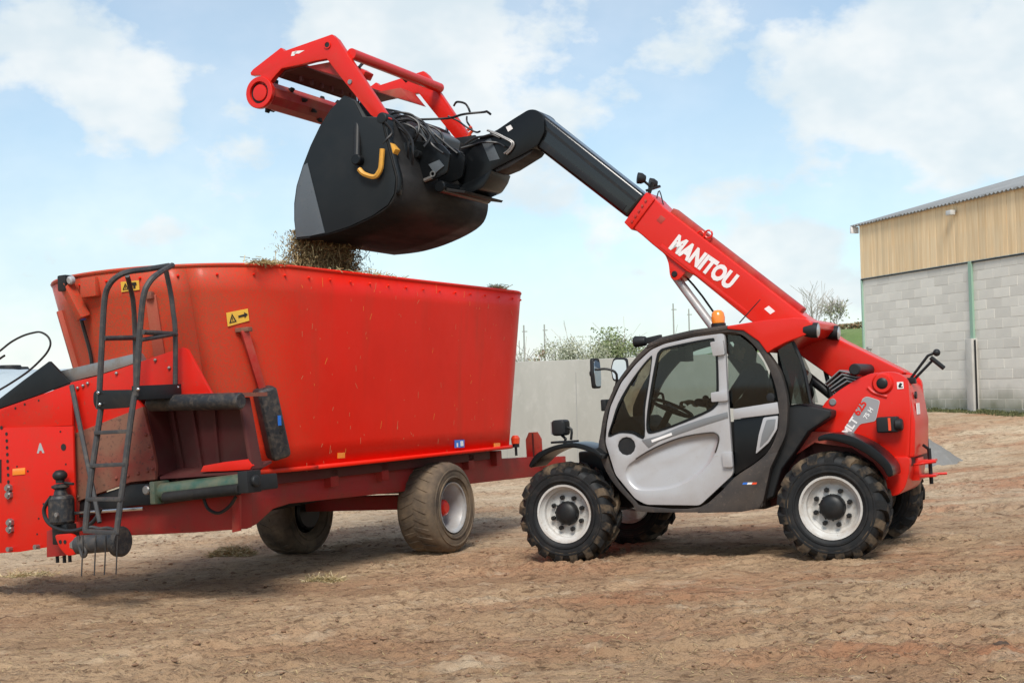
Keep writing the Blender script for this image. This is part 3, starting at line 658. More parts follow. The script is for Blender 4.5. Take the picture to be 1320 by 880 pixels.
mat('leaf_bud', (.26, .30, .13), .8); mat('leaf_deep', (.17, .21, .09), .8); mat('blossom', (.52, .52, .41), .8); mat('blossom_b', (.38, .39, .27), .8); mat('leaf_rust', (.34, .21, .12), .8); mat('leaf_olive', (.30, .31, .19), .8); mat('hedge_brown', (.28, .24, .16), .85)  # leaf tones lightened, so the distance haze is put into their colour
def tree(name, label, x, y, z0, h, wd, leaves, mats, leaf=.09, seed=1, limbs=9, twigs=70, trunk_h=.3, group=None, cat_='tree', crown_low=.18, tw_r=.011):
    gs = np.random.default_rng(seed); rt = empty(name, loc=(x, y, z0)); b = MB()
    th = h*trunk_h; b.tube([(0, 0, -.4), (gs.normal()*.03*h*.3, gs.normal()*.03, th*.5), (gs.normal()*.05, gs.normal()*.05, th), (gs.normal()*.1, gs.normal()*.1, h*.62)], 1, 8, 4, rr=[.022*h*(1-.055*i) for i in range(14)])
    tips = []
    for i in range(limbs):
        a = i*2.4+gs.random(); z = th*(.75+.6*gs.random()); e = np.array([math.cos(a)*wd*.5*(.45+.5*gs.random()), math.sin(a)*wd*.5*(.45+.5*gs.random()), th+(h-th)*(.45+.5*gs.random())])
        m_ = np.array([e[0]*.45, e[1]*.45, z+(e[2]-z)*.4+.06*h*gs.random()])
        b.tube([(0, 0, z), m_, e], 1, 5, 4, rr=[.009*h*(1-.1*k) for k in range(9)]); tips.append((m_, e))
    b.build('trunk', 'bark', rt, ang=60)
    # twigs: thin blades fanning off the limbs
    if twigs:
        C, D = [], []
        for k in range(twigs):
            m_, e = tips[k % len(tips)]; s = m_+(e-m_)*gs.random(); dr = np.array([gs.normal()*.6, gs.normal()*.6, .5+.7*gs.random()]); dr /= np.linalg.norm(dr); ln = h*(.08+.13*gs.random()); C.append(s+dr*ln); D.append(dr*ln)
        C, D = np.array(C), np.array(D); Wd = unit(np.cross(D, gs.normal(size=D.shape)))*tw_r
        V1, F1 = strands(C, D, Wd, None); W2 = unit(np.cross(D, Wd))*tw_r; V2, F2 = strands(C, D, W2, None)
        soup('twigs', np.concatenate([V1, V2]), np.concatenate([F1, F2+len(V1)]), ['twig'], rt)
    if leaves:
        nc = 26; cl = []
        for k in range(nc):
            m_, e = tips[k % len(tips)]; f = gs.random()**.6; p = m_+(e-m_)*f+gs.normal(size=3)*wd*.09; p[2] = max(p[2], h*crown_low); cl.append(p)
        cl = np.array(cl); k = gs.integers(0, nc, leaves); rad = wd*(.09+.10*gs.random(nc))
        C = cl[k]+gs.normal(size=(leaves, 3))*rad[k][:, None]*np.array([1, 1, .85]); C[:, 2] = np.clip(C[:, 2], h*crown_low*.6, h*1.03)
        D = unit(gs.normal(size=(leaves, 3)))*(leaf*(.5+.6*gs.random(leaves)))[:, None]; Wd = unit(np.cross(D, gs.normal(size=(leaves, 3))))*(leaf*.45)
        mi = (k+(gs.random(leaves) < .25)) % len(mats)
        V, F = strands(C, D, Wd, None); soup('crown', V, F, mats, rt, mi=mi)
    tag(rt, label, cat_, group); return rt
def at_tree(px, base_y, Y): p = XY(px, base_y, Y); return p[0]
def ht(px, py, Y): return XY(px, py, Y)[2]
GR = 'spring trees and bushes beyond the clamp wall'
Yt = 72.
def tr(px, topy, wpx, label, leaves, mats, seed, Y=Yt, z0=0., **k):
    x = at_tree(px, 500, Y); h = ht(px, topy, Y)-z0; return tree(k.pop('name', 'tree'), label, x, Y, z0, h, wpx*Y/FPX, leaves, mats, seed=seed, group=GR, **k)
tr(792, 425, 58, 'leafy green tree with fresh buds above the clamp wall, left of the cab', 6000, ['leaf_bud', 'leaf_deep', 'leaf_bud', 'leaf_olive'], 5, leaf=.065, twigs=30)
tr(752, 437, 62, 'white blossoming bush above the clamp wall, left of the green tree', 6500, ['blossom', 'blossom_b', 'blossom', 'leaf_olive'], 6, Y=70, leaf=.05, twigs=10)
tr(722, 440, 40, 'thin grey twiggy tree between the blossom and the poles', 1500, ['blossom_b', 'leaf_olive'], 7, Y=75, leaf=.05, twigs=50)
tr(692, 447, 20, 'small rust-brown bush close to the right edge of the red tub', 900, ['leaf_rust', 'leaf_olive'], 8, Y=68, leaf=.06, twigs=12)
tr(772, 444, 40, 'pale bush in front of the green tree above the clamp wall', 1800, ['blossom_b', 'leaf_olive'], 9, Y=66, leaf=.06, twigs=12)
tr(826, 444, 46, 'olive hedge bush above the clamp wall right behind the cab front', 2600, ['leaf_olive', 'leaf_bud'], 10, Y=74, leaf=.08, twigs=60, name='hedge_bush')
tr(858, 440, 60, 'olive hedge bush seen behind the cab windows', 1800, ['leaf_olive', 'leaf_deep'], 12, Y=78, leaf=.08, twigs=60, name='hedge_bush')
tr(672, 446, 26, 'faint twiggy bush cut off by the right edge of the tub', 300, ['blossom_b', 'leaf_olive'], 17, Y=76, leaf=.05, twigs=40)
Yb = 100.
def tb(px, topy, wpx, label, leaves, mats, seed, Y=Yb, **k):
    x = at_tree(px, 450, Y); z0 = hill_z(x, Y); h = ht(px, topy, Y)-z0
    return tree(k.pop('name', 'bare_tree'), label, x, Y, z0, h, wpx*Y/FPX, leaves, mats, seed=seed, **k)
tb(1078, 388, 30, 'bare tree with ivy on the hill beside the cab roof', 260, ['leaf_deep', 'leaf_olive'], 13, leaf=.09, twigs=150, limbs=7, tw_r=.014, trunk_h=.35)
tb(1050, 374, 36, 'tall thin leafless tree above the rear of the cab roof', 0, ['leaf_olive'], 14, Y=96, twigs=90, limbs=5, tw_r=.012, trunk_h=.3)
for i, (px, ty) in enumerate(((1089, 419), (1099, 418), (1109, 416), (1119, 416))):
    tb(px, ty, 16, ['brown hedge bush on the hill crest, nearest the bare tree', 'brown hedge bush on the hill crest, second from the bare tree', 'brown hedge bush on the hill crest, touching the barn corner', 'brown hedge bush on the hill crest, half behind the barn'][i], 900, ['hedge_brown', 'leaf_rust', 'leaf_olive'], 60+i, Y=112, leaf=.12, twigs=50, name='hedge_bush', group='hedge on the hill crest', cat_='bush', crown_low=.05, trunk_h=.15)
mat('pole_wood', (.36, .35, .33), .9)
for px, ty, Y, lb in ((676.5, 419, 85, 'utility pole at the right edge of the red tub'), (703, 418, 92, 'utility pole above the twiggy bush'), (870, 391, 88, 'utility pole left of the lift cylinder, taller one'), (890, 398, 95, 'utility pole directly beside the lift cylinder')):
    p = XY(px, 480, Y); h = ht(px, ty, Y); rt = empty('utility_pole', loc=(p[0], Y, 0)); b = MB(); b.cyl((0, 0, -.3), (0, 0, h), .065, .045, 8); b.build('post', 'pole_wood', rt)
    b = MB(); b.box((.05, 0, h-.4), (.34, .06, .06)); b.build('crossarm', 'pole_wood', rt)
    tag(rt, lb, 'pole', 'utility poles in the background')
# ------------------------------------------------------------------ telehandler (local axes: x rearwards, y to the far side, z up)
TH = empty('telehandler', TF.matrix())
tag(TH, 'red telehandler with silver cab door, black raised boom lifting a bucket over the wagon', 'telehandler')
def tyre_builder(Rt, wd, rr, nl, hl, sweep, lugw, mud=1, reach=1.0):
    """outer face towards -y, centre of width at y=0"""
    b = MB(); h = wd/2; Rb = Rt-hl
    prof = [(rr-.012, -h*.62), (rr+.004, -h*.80), (rr+.03, -h*.93), (rr+(Rb-rr)*.45, -h*1.0), (rr+(Rb-rr)*.78, -h*.97), (Rb-.012, -h*.86), (Rb, -h*.72), (Rb+.006, 0),
            (Rb, h*.72), (Rb-.012, h*.86), (rr+(Rb-rr)*.78, h*.97), (rr+(Rb-rr)*.45, h), (rr+.03, h*.93), (rr+.004, h*.8), (rr-.012, h*.62)]
    b.lathe((0, 0, 0), (0, 1, 0), prof, 56)
    # raised band and lettering ridge on the side wall
    for s in (-1, 1):
        for q, dr in ((.30, .006), (.66, .004)):
            r0 = rr+(Rb-rr)*q; b.lathe((0, 0, 0), (0, s, 0), [(r0-.010, h*.985), (r0-.006, h*1.0+dr), (r0+.006, h*1.0+dr), (r0+.010, h*.985)], 56)
    b.mi = mud
    for s in (-1, 1):
        for k in range(nl):
            a0 = 2*math.pi*(k+(.5 if s > 0 else 0))/nl; st = []
            for j in range(7):
                t = j/6; y = s*(-.012*wd+ (h*reach)*t**.95); da = sweep*t**.8; a = a0+da
                rtop = Rt if t < .78 else Rt-hl*1.5*((t-.78)/.22)**1.5
                rbot = Rb-.02 if t < .72 else Rb-.05*(t-.6)/.4-.02
                w_ = lugw*(.8+.55*t)
                if t > .95: y = s*h*reach
                st.append([(r_*math.sin(a+da_), y, -r_*math.cos(a+da_)) for r_, da_ in ((rbot, -w_*.62), (rtop, -w_*.46), (rtop, w_*.46), (rbot, w_*.62))])
            v = [[b.bm.verts.new(p) for p in r_] for r_ in st]
            for p, q in zip(v, v[1:]):
                for i in range(3): b._face([p[i], p[i+1], q[i+1], q[i]])
            b._face(v[0]); b._face(v[-1][::-1])
    return b
WR, WW, RR = .44, .315, .240
b = tyre_builder(WR, WW, RR, 17, .034, .30, .145); tyre_o = b.build('tyre', ['rubber', 'rubber_mud'], None, ang=40)
b = MB(); b.lathe((0, 0, 0), (0, 1, 0), [(RR-.006, -WW*.44), (RR+.012, -WW*.45), (RR+.012, -WW*.41), (RR-.008, -WW*.37), (RR-.02, -WW*.30), (RR-.032, -WW*.27), (RR-.036, -WW*.16), (RR-.05, -WW*.12), (RR-.06, -WW*.10), (.14, -WW*.135), (.095, -WW*.14), (.0, -WW*.14)], 48)
b.lathe((0, 0, 0), (0, 1, 0), [(RR-.01, WW*.40), (RR-.03, WW*.3), (RR-.04, 0), (.12, 0)], 32)
rim_o = b.build('rim', 'rim_white', None, ang=28)
b = MB(); b.lathe((0, 0, 0), (0, -1, 0), [(0, WW*.40), (.045, WW*.40), (.085, WW*.36), (.1, WW*.30), (.104, WW*.14), (.104, 0)], 24)
for k in range(10):
    a = 2*math.pi*k/10; b.box((.094*math.cos(a), -WW*.29, .094*math.sin(a)), (.022, .012, .022))
hub_o = b.build('wheel', 'black_metal', None, ang=35)
b = MB(); b.cyl((0, 0, 0), (0, -.035, 0), .02, n=6); b.cyl((0, -.02, 0), (0, -.048, 0), .009, n=8); nut_o = b.build('wheel_nut', 'black_metal', None)
tyre_o.parent = hub_o; rim_o.parent = hub_o
for k in range(8):
    a = 2*math.pi*(k+.5)/8; o = nut_o if k == 0 else nut_o.copy()
    if k: COL.objects.link(o)
    o.parent = hub_o; o.location = (.142*math.cos(a), -WW*.14+.002, .142*math.sin(a))
WB_ = 2.3
wheel_spots = [(0, WW/2, 0, .1), (WB_, WW/2, 0, .9), (0, 1.81-WW/2, math.pi, .5), (WB_, 1.81-WW/2, math.pi, 1.7)]
for i, (u_, v_, rz, spin) in enumerate(wheel_spots):
    o = hub_o if i == 0 else copy_tree(hub_o)
    o.parent = TH; o.location = (u_, v_, WR-.026); o.rotation_euler = (0, spin, rz)
    o['label'] = ['near front wheel with off-white rim', 'near rear wheel with off-white rim', 'far front wheel', 'far rear wheel'][i]
def tpr(name, pts, v, th, mt_, bev=.006, rd=0, par=None, seg=2):
    P = TL(pts, v)
    if rd: P = rnd(P, rd)
    return MB().prism(P, (0, th, 0)).build(name, mt_, par or TH, bev=bev, seg=seg)
# chassis and axles
b = MB(); b.box((1.15, .92, .56), (2.75, .62, .30)); b.box((0, .92, .46), (.30, 1.0, .22)); b.box((2.3, .92, .46), (.30, 1.0, .22)); b.cyl((0, .25, .43), (0, 1.55, .43), .09); b.cyl((2.3, .25, .43), (2.3, 1.55, .43), .09)
b.box((.25, .75, .78), (.5, .7, .3)); b.box((1.2, .6, .50), (1.0, .55, .22)); b.build('chassis', 'plastic_dark', TH, bev=.02)
b = MB(); b.box((1.15, 1.5, .70), (1.25, .55, .50)); b.build('engine_cover', 'red_paint', TH, bev=.05, seg=3)
# ---- cab
VC = .12
OUT = [(772, 582), (774.5, 555), (780, 527), (795, 493), (815, 466), (834, 446), (853, 437), (892, 428), (936, 421.5), (965, 424), (987, 452), (1004, 477), (1012, 500), (1015, 521), (1013, 557), (1003, 581), (993, 601), (984, 644), (980, 654), (956, 658), (900, 660), (826, 659), (815, 649), (787, 617)]
OPEN = [(779, 570), (781, 546), (786, 523), (800, 492), (819, 468), (838, 450), (856, 442), (895, 433), (934, 428), (955, 431), (972, 445), (986, 465), (997, 490), (1003, 517), (1004, 545), (1000, 562), (989, 583), (972, 598), (947, 615), (903, 653), (832, 652), (818, 644), (792, 612)]
frame_b = MB().holed(cat(TL(OUT, VC), 4, True), [cat(TL(OPEN, VC), 4, True)], (0, .09, 0)); frame_b.build('cab_frame', 'cab_grey', TH, bev=.012)
# far side frame of the cab, same outline lower sill omitted
VF = 1.0
o_far = [p+np.array([0, VF-VC, 0]) for p in TL(OUT, VC)]; i_far = [p+np.array([0, VF-VC, 0]) for p in TL([(790, 560), (792, 535), (806, 497), (824, 472), (842, 455), (860, 447), (897, 438), (940, 434), (962, 440), (980, 462), (992, 490), (998, 517), (996, 540), (900, 570)], VC)]
MB().holed(cat(o_far, 4, True), [cat(i_far, 4, True)], (0, .05, 0)).build('cab_frame', 'cab_grey', TH, bev=.006)
b = MB(); p0, p1 = [TP(x, y, VC)+np.array([0, VF-VC, 0]) for x, y in ((930, 432), (938, 565))]; b.bar(p0, p1, .05, .06, (0, 1, 0)); b.build('cab_pillar', 'cab_grey', TH, bev=.01)
mat('cab_inner', (.02, .021, .022), .7)
DOOR = [(780.5, 570), (782.5, 546), (787, 524), (801, 493), (820, 469), (839, 451), (857, 443), (895, 434.5), (931.5, 429.5), (934, 434), (937, 500), (945, 611), (902, 651), (833, 650), (819, 642.5), (793.5, 611.5)]
H1 = [(784.5, 562), (789.5, 543), (797, 520), (811, 495), (826, 474), (837, 461.5), (840.5, 462), (836, 497), (831.5, 528), (831, 562), (824, 563), (815, 558.5), (799, 557.5)]
H2 = [(835, 556), (834, 539), (838.5, 504), (846, 463), (850, 453), (861, 447.5), (913, 437), (921, 440), (925, 462), (926, 511), (922.5, 523.5), (907, 533.5), (869, 549), (844, 557)]
POCK = [(807.7, 603), (814.6, 595), (841.7, 578), (876.5, 564), (911, 557.7), (924, 559), (926, 570), (915, 597), (892, 618), (861, 630), (826, 632), (812.7, 624), (806.5, 612.6)]
SPK = [(807.7+11.5*math.cos(k*math.pi/6), 574.7+12*math.sin(k*math.pi/6)) for k in range(12)]
VD = VC-.012
dl = cat(TL(DOOR[:9], VD), 4)+TL(DOOR[9:], VD)
pk = cat(TL(POCK, VD), 4, True); h1 = cat(TL(H1, VD), 3, True); h2 = cat(TL(H2, VD), 3, True); spk = TL(SPK, VD)
door = MB().holed(rnd(TL(DOOR, VD), .03, 3), [h1, h2, pk, spk], (0, .045, 0)).build('door', 'silver', TH, bev=.008)
def inset(P, f):
    c = sum(P)/len(P); return [c+(p-c)*f for p in P]
# sculpted pocket of the door: steep upper edge, shallow lower edge
c = sum(pk)/len(pk); zt = max(p[2] for p in pk); zb = min(p[2] for p in pk); rows_ = []
for f, dp in ((1.0, .004), (.985, .016), (.95, .034), (.86, .045), (.6, .042), (.3, .04), (.02, .04)):
    r_ = []
    for p in pk:
        q = c+(p-c)*f; k = (p[2]-zb)/(zt-zb); slope = .35+.65*min(1, max(0, k*1.4-.2)); q = q.copy(); q[1] = VD+.004+(dp-.004)*(slope if f > .5 else .75); r_.append(q)
    rows_.append(r_)
pm_ = MB().sheet(rows_, closed=True); pm_.raw(rows_[-1], [tuple(range(len(pk)))]); pm_.build('door_pocket', 'silver', door, ang=60)
b = MB(); top_i = [p for p in pk if p[2] > zb+.52*(zt-zb)]
b.tube([p+np.array([0, -.001, 0]) for p in top_i[1:-1]], .007, 6); b.build('pocket_shade', 'cab_grey', door)  # dark tube along the upper edge: the pocket's shadow line given a shape
b = MB(); b.prism([p+np.array([0, .012, 0]) for p in spk], (0, .02, 0)); b.build('speaker_grille', 'plastic_dark', door)
for nm, hh in (('window_seal', h1), ('window_seal', h2)):
    cc = sum(hh)/len(hh); MB().holed([p+(p-cc)*.012+np.array([0, -.005, 0]) for p in hh], [[p-(p-cc)/np.linalg.norm(p-cc)*.017+np.array([0, -.005, 0]) for p in hh]], (0, .03, 0)).build(nm, 'black_gloss', door)
    MB().prism([p+np.array([0, .016, 0]) for p in hh], (0, .005, 0)).build('window_pane', 'cab_glass', door)
tpr('door_trim', [(827, 567), (850, 561), (876, 549.5), (907, 539), (937.5, 530.5), (938.5, 538), (910, 547), (878, 558), (850, 568), (836, 577)], VD-.006, .02, 'silver_dark', .003, par=door)
b = MB(); p0 = TP(840, 568.5, VD-.008); p1 = TP(866, 559, VD-.008); b.bar(p0, p1, .004, .022, (0, 0, 1)); b.build('emblem', 'white_paint', door)
for nm, pts in (('hinge', [(915, 441), (932, 437.5), (934, 457), (919, 459)]), ('hinge', [(916, 506), (937, 502.5), (938, 516.5), (917, 518)]), ('latch', [(930, 583), (943, 582), (944.5, 602), (932, 602)])):
    tpr(nm, pts, VD-.03, .04, 'silver', .008, rd=.012, par=door)
# rear quarter of the cab
tpr('quarter_pane', [(938, 431), (954, 433), (970, 446), (984, 466), (995, 491), (1001, 518), (946, 527), (939, 500)], VC+.03, .005, 'cab_glass', 0)
tpr('quarter_band', [(945, 527), (1002, 518), (1004, 533), (945.5, 540)], VC-.004, .04, 'silver', .006)
tpr('quarter_panel', [(945.5, 540.5), (1003, 533.5), (1002, 558), (990, 582), (972, 597), (947.5, 612)], VC+.02, .03, 'black_gloss', .006)
tpr('quarter_insert', [(984, 538), (1003, 535.5), (1001.5, 553), (991, 570), (974, 585), (978, 560)], VC-.002, .03, 'silver', .008, rd=.015)
tpr('quarter_lens', [(988, 541), (1000, 539.5), (998, 553), (990, 566), (979, 577), (982, 560)], VC-.006, .01, 'silver_dark', .003, rd=.012)
b = MB(); q = TP(993, 512, VC-.01); b.cyl(q, q+np.array([0, .04, 0]), .035, n=16); b.build('fuel_cap', 'plastic_dark', TH, bev=.006)
tpr('sill_skirt', [(947, 617), (973, 600), (991, 585), (1003, 582), (993, 603), (984, 645), (979, 655), (955, 659.5), (898, 661), (905, 655)], VC-.012, .1, 'cab_grey', .01)
b = MB()
for k, cc_ in enumerate(('blue', 'white_paint', 'orange_red')):
    b = MB(); b.prism(TL([(958+k*6, 621.6), (964+k*6, 621.4), (962.8+k*6, 624), (956.8+k*6, 624.2)], VC-.0135), (0, .004, 0)); b.build('sticker', cc_, TH)
# roof
RT = [(832, 449), (834, 443.5), (853, 434), (892, 425), (936, 419), (938, 424.5), (895, 431), (857, 440)]
b = MB(); b.prism(TL(RT, VC-.01), (0, VF-VC+.07, 0)); b.build('roof_front', 'cab_grey', TH, bev=.012)
# windscreen: curved sheet between the front pillars
ws = [TP(x, y, VC+.05) for x, y in ((776, 578), (779, 552), (784, 527), (799, 493), (818, 467), (836, 449))]
MB().sheet([[p+np.array([0, s, 0]) for p in cat(ws, 3)] for s in (0, .4, .88)]).build('windscreen', 'cab_glass', TH, ang=80)
RR_ = [(937, 420), (985, 412.5), (1022, 409.5), (1038, 410.5), (1047, 415), (1048, 422), (1040, 431), (1030, 435), (1014, 441), (998, 449), (989, 455), (978, 440), (958, 426), (937, 424)]
b = MB(); b.prism(TL(RR_, VC-.015), (0, VF-VC+.08, 0)); b.build('roof', 'red_paint', TH, bev=.02, seg=3)
RP = [(834, 447), (936, 423), (978, 440), (1000, 449), (1040, 436)]
for v_, lab in ((VC+.03, 0), (.88, 1)):
    q = TP(1050, 424, VC)+np.array([0, v_-VC, 0]); b = MB(); b.lathe(q+np.array([-.09, 0, 0]), (1, 0, -.1), [(0, -.02), (.05, 0), (.062, .06), (.062, .11), (.055, .112)], 18); o = b.build('work_lamp', 'plastic_dark', TH)
    b = MB(); b.lathe(q+np.array([-.09, 0, 0]), (1, 0, -.1), [(.058, .113), (.04, .12), (0, .124)], 18); b.build('lamp_lens', 'lens', o)
b = MB(); q = TP(926, 417, VC+.12); b.lathe(q, (0, 0, 1), [(0, -.03), (.062, -.03), (.062, 0), (.05, .004)], 18); o = b.build('beacon', 'black_metal', TH)
b = MB(); b.lathe(q, (0, 0, 1), [(.054, .004), (.058, .05), (.05, .09), (.03, .11), (0, .115)], 18); b.build('beacon_lens', 'orange_lens', o)
b = MB(); q = TP(825, 440, VC+.25); b.cyl(q+np.array([-.055, 0, 0]), q+np.array([.06, 0, 0]), .05, .042, 16, bev=.01); b.bar(q+np.array([.05, 0, 0]), q+np.array([.2, 0, .02]), .05, .05); o = b.build('work_lamp', 'plastic_dark', TH, bev=.004)
# rear pillars and rear window
b = MB(); pr = [TP(x, y, VC+.09) for x, y in ((1020, 438), (1034, 470), (1045, 520))]; b.tube(pr, .018, 8, 5); b.build('rear_pillar', 'black_metal', TH); b = MB()
pr2 = [p+np.array([0, .75, 0]) for p in pr]; b.tube(pr2, .02, 8, 5); b.build('rear_pillar', 'black_metal', TH)
rwp = [TP(x, y, VC+.07) for x, y in ((1002, 450), (1016, 480), (1026, 521))]
MB().sheet([[p+np.array([0, s, 0]) for p in rwp] for s in (0, .76)]).build('rear_window', 'dark_glass', TH)
tpr('rear_side_pane', [(1003, 451), (1020, 440), (1033, 470), (1043, 520), (1018, 521), (1010, 480)], VC+.06, .005, 'dark_glass', 0)
# interior
b = MB(); sx = TP(955, 560, VC)[0]
b.box((sx-.02, .55, .98), (.46, .46, .12)); b.box((sx+.22, .55, 1.27), (.12, .44, .62), Matrix.Rotation(R(12), 3, 'Y')); b.box((sx+.30, .55, 1.62), (.08, .26, .18)); b.box((sx-.02, .55, .80), (.3, .3, .3)); b.build('seat', 'cab_inner', TH, bev=.04, seg=3)
b = MB(); b.box((1.02, .56, .62), (1.1, .82, .06)); b.build('cab_floor', 'cab_inner', TH)
b = MB(); b.prism([(.40, .22, .95), (.40, .22, 1.16), (.58, .22, 1.22), (.70, .22, 1.12), (.62, .22, .66), (.50, .22, .66)], (0, .74, 0)); b.build('dashboard', 'cab_inner', TH, bev=.03, seg=3)
swc = np.array([.86, .52, 1.27]); axs = np.array([.45, 0, .89]); e1 = np.array([.89, 0, -.45]); e2 = np.array([0, 1, 0])
b = MB(); b.tube([swc+.19*(math.cos(a)*e1+math.sin(a)*e2) for a in np.linspace(0, 2*math.pi, 29)], .016, 8); b.cyl(swc-axs*.28+np.array([-.03, 0, 0]), swc, .03, n=10); b.cyl(swc-axs*.03, swc+axs*.01, .06, n=14)
for a in (0, 2.1, 4.2): b.bar(swc, swc+.185*(math.cos(a)*e1+math.sin(a)*e2), .03, .012, axs)
b.build('steering_wheel', 'cab_inner', TH)
b = MB(); q = TP(884, 456, .5); b.box(q, (.07, .2, .13)); b.tube([q, q+np.array([-.02, 0, .12])], .012, 6); b.build('rear_view_mirror', 'plastic_dark', TH, bev=.015)
b = MB(); q = TP(847, 508, .8); b.cyl(q+np.array([-.05, 0, -.03]), q+np.array([.0, 0, .03]), .04, n=12); b.tube([q, q+np.array([.05, 0, .0]), q+np.array([.06, 0, -.1])], .012, 6, 3); b.build('fan', 'cab_inner', TH)
b = MB(); b.box((1.5, .3, 1.0), (.5, .1, .25)); b.cyl((1.28, .32, 1.1), (1.24, .32, 1.32), .014); b.ball((1.24, .32, 1.33), .03); b.build('console', 'cab_inner', TH, bev=.02)
# outside mirrors
b = MB(); q = TP(768, 481, .05); 
m0 = [q+np.array([.0, y, z]) for y, z in ((-.07, -.13), (.07, -.13), (.085, 0), (.07, .13), (-.07, .13), (-.085, 0))]
b.prism(rnd([p+np.array([-.02, 0, 0]) for p in m0], .03), (.035, .0, 0)); o = b.build('wing_mirror', 'plastic_dark', TH, bev=.01)
b = MB(); b.prism(rnd([q+(p-q)*.86+np.array([.0155, 0, 0]) for p in m0], .03), (.003, 0, 0)); b.build('mirror_glass', 'mirror', o)
b = MB(); b.tube([q+np.array([.0, 0, .03]), q+np.array([.10, .02, .03]), q+np.array([.17, .05, -.02]), TP(793, 505, VC+.05)], .012, 6, 4); b.cyl(q+np.array([-.05, 0, 0]), q+np.array([-.02, 0, 0]), .025, n=10); b.build('mirror_arm', 'plastic_dark', o)
b = MB(); q = TP(798, 477, .95); m0 = [q+np.array([x, 0, z]) for x, z in ((-.07, -.10), (.06, -.10), (.09, .0), (.085, .11), (-.05, .12), (-.085, .02))]
b.prism(rnd(m0, .03), (0, .03, 0)); o = b.build('wing_mirror', 'plastic_dark', TH, bev=.008); b = MB(); b.prism(rnd([q+(p-q)*.84+np.array([0, -.004, 0]) for p in m0], .03), (0, .005, 0)); b.build('mirror_glass', 'mirror', o)
b = MB(); b.tube([q+np.array([0, 0, -.1]), TP(792, 505, .9), TP(800, 520, .85)], .02, 6, 3); b.build('mirror_arm', 'plastic_dark', o)
b = MB(); b.box(TP(781, 522, VC+.12), (.05, .12, .10)); b.build('wiper_motor', 'plastic_dark', TH, bev=.01)
# ---- fenders
ff = [(681, 600), (688, 588), (698, 580.5), (718, 573), (741, 570.5), (764, 577), (776, 586)]
fi = [(775, 592), (762, 583.5), (740, 577), (718, 579.5), (700, 588), (690, 597), (684, 603)]
b = MB(); b.prism(cat(TL(ff, -.01), 4)+cat(TL(fi, -.01), 4), (0, .33, 0)); b.build('front_fender', 'black_gloss', TH, bev=.012, seg=3)
b = MB(); pp = cat(TL(ff, -.01), 4)+cat(TL(fi, -.01), 4); b.prism([p+np.array([0, 1.49, 0]) for p in pp], (0, .33, 0)); b.build('front_fender', 'black_gloss', TH, bev=.012)
q = TP(723, 551, .2); b = MB(); b.box(q, (.13, .14, .14)); o = b.build('headlamp', 'plastic_dark', TH, bev=.035, seg=3); o['label'] = 'square work headlamp on the near front fender'
b = MB(); b.box(q+np.array([-.068, 0, 0]), (.01, .11, .11)); b.build('lamp_lens', 'lens', o)
b = MB(); b.tube([q+np.array([.0, 0, -.06]), q+np.array([.04, 0, -.10]), q+np.array([.02, 0, -.14])], .014, 6); b.tube([q+np.array([.05, 0, 0]), q+np.array([.10, 0, -.02]), q+np.array([.09, 0, -.11])], .012, 6, 3); b.box(q+np.array([.03, 0, -.125]), (.22, .12, .02)); b.build('lamp_bracket', 'black_metal', o, bev=.003)
b = MB(); b.box(q+np.array([.03, 1.2, 0]), (.12, .14, .14)); b.tube([q+np.array([.03, 1.2, -.06]), q+np.array([.05, 1.2, -.2])], .015, 6); o = b.build('headlamp', 'plastic_dark', TH, bev=.03)
rf = [(1054, 563), (1068, 558.5), (1094, 561), (1119, 572.5), (1138, 587), (1149, 601), (1151, 613)]
ri = [(1144.5, 615), (1137, 602), (1121, 588), (1098, 575), (1072, 567.5), (1054, 568.5)]
pp = cat(TL(rf, .0), 4)+cat(TL(ri, .0), 4)
b = MB(); b.prism(pp, (0, .34, 0)); b.build('rear_fender', 'black_gloss', TH, bev=.015, seg=3)
b = MB(); b.prism([p+np.array([0, 1.47, 0]) for p in pp], (0, .34, 0)); b.build('rear_fender', 'black_gloss', TH, bev=.015)
tpr('fender_liner', [(1020, 590), (1050, 570), (1098, 577), (1126, 596), (1143, 618), (1143, 590), (1100, 558), (1045, 556), (1010, 575)], .34, .05, 'red_frame', 0)
# ---- black shroud between cab and boom tower
tpr('side_shroud', [(1013, 522), (1030, 520.5), (1071, 529), (1070.5, 537), (1042, 556), (1026, 580), (1008, 604), (997, 640), (985, 646), (994, 603), (1004, 581), (1014, 557)], .2, .45, 'plastic_dark', .02, seg=3)
tpr('inner_panel', [(985, 600), (1040, 560), (1060, 600), (1030, 640), (985, 655)], .45, .1, 'dark_red', .01)
# ---- boom tower
VT = .40
TWR = [(1036, 560), (1050, 540), (1064, 517), (1081, 503), (1103, 489), (1122, 481), (1149, 478.5), (1162, 482), (1171, 491), (1174, 531), (1172, 590), (1143, 592), (1128, 577), (1100, 562), (1060, 557)]
tower = MB().prism(rnd(TL(TWR, VT), .03, 2), (0, .07, 0)).build('tower_plate', 'red_paint', TH, bev=.012); tower['label'] = 'near red side plate carrying the grey model badge'
b = MB(); b.prism(rnd([p+np.array([0, .62, 0]) for p in TL(TWR, VT)], .03, 2), (0, .06, 0)); b.build('tower_plate', 'red_paint', TH, bev=.012)
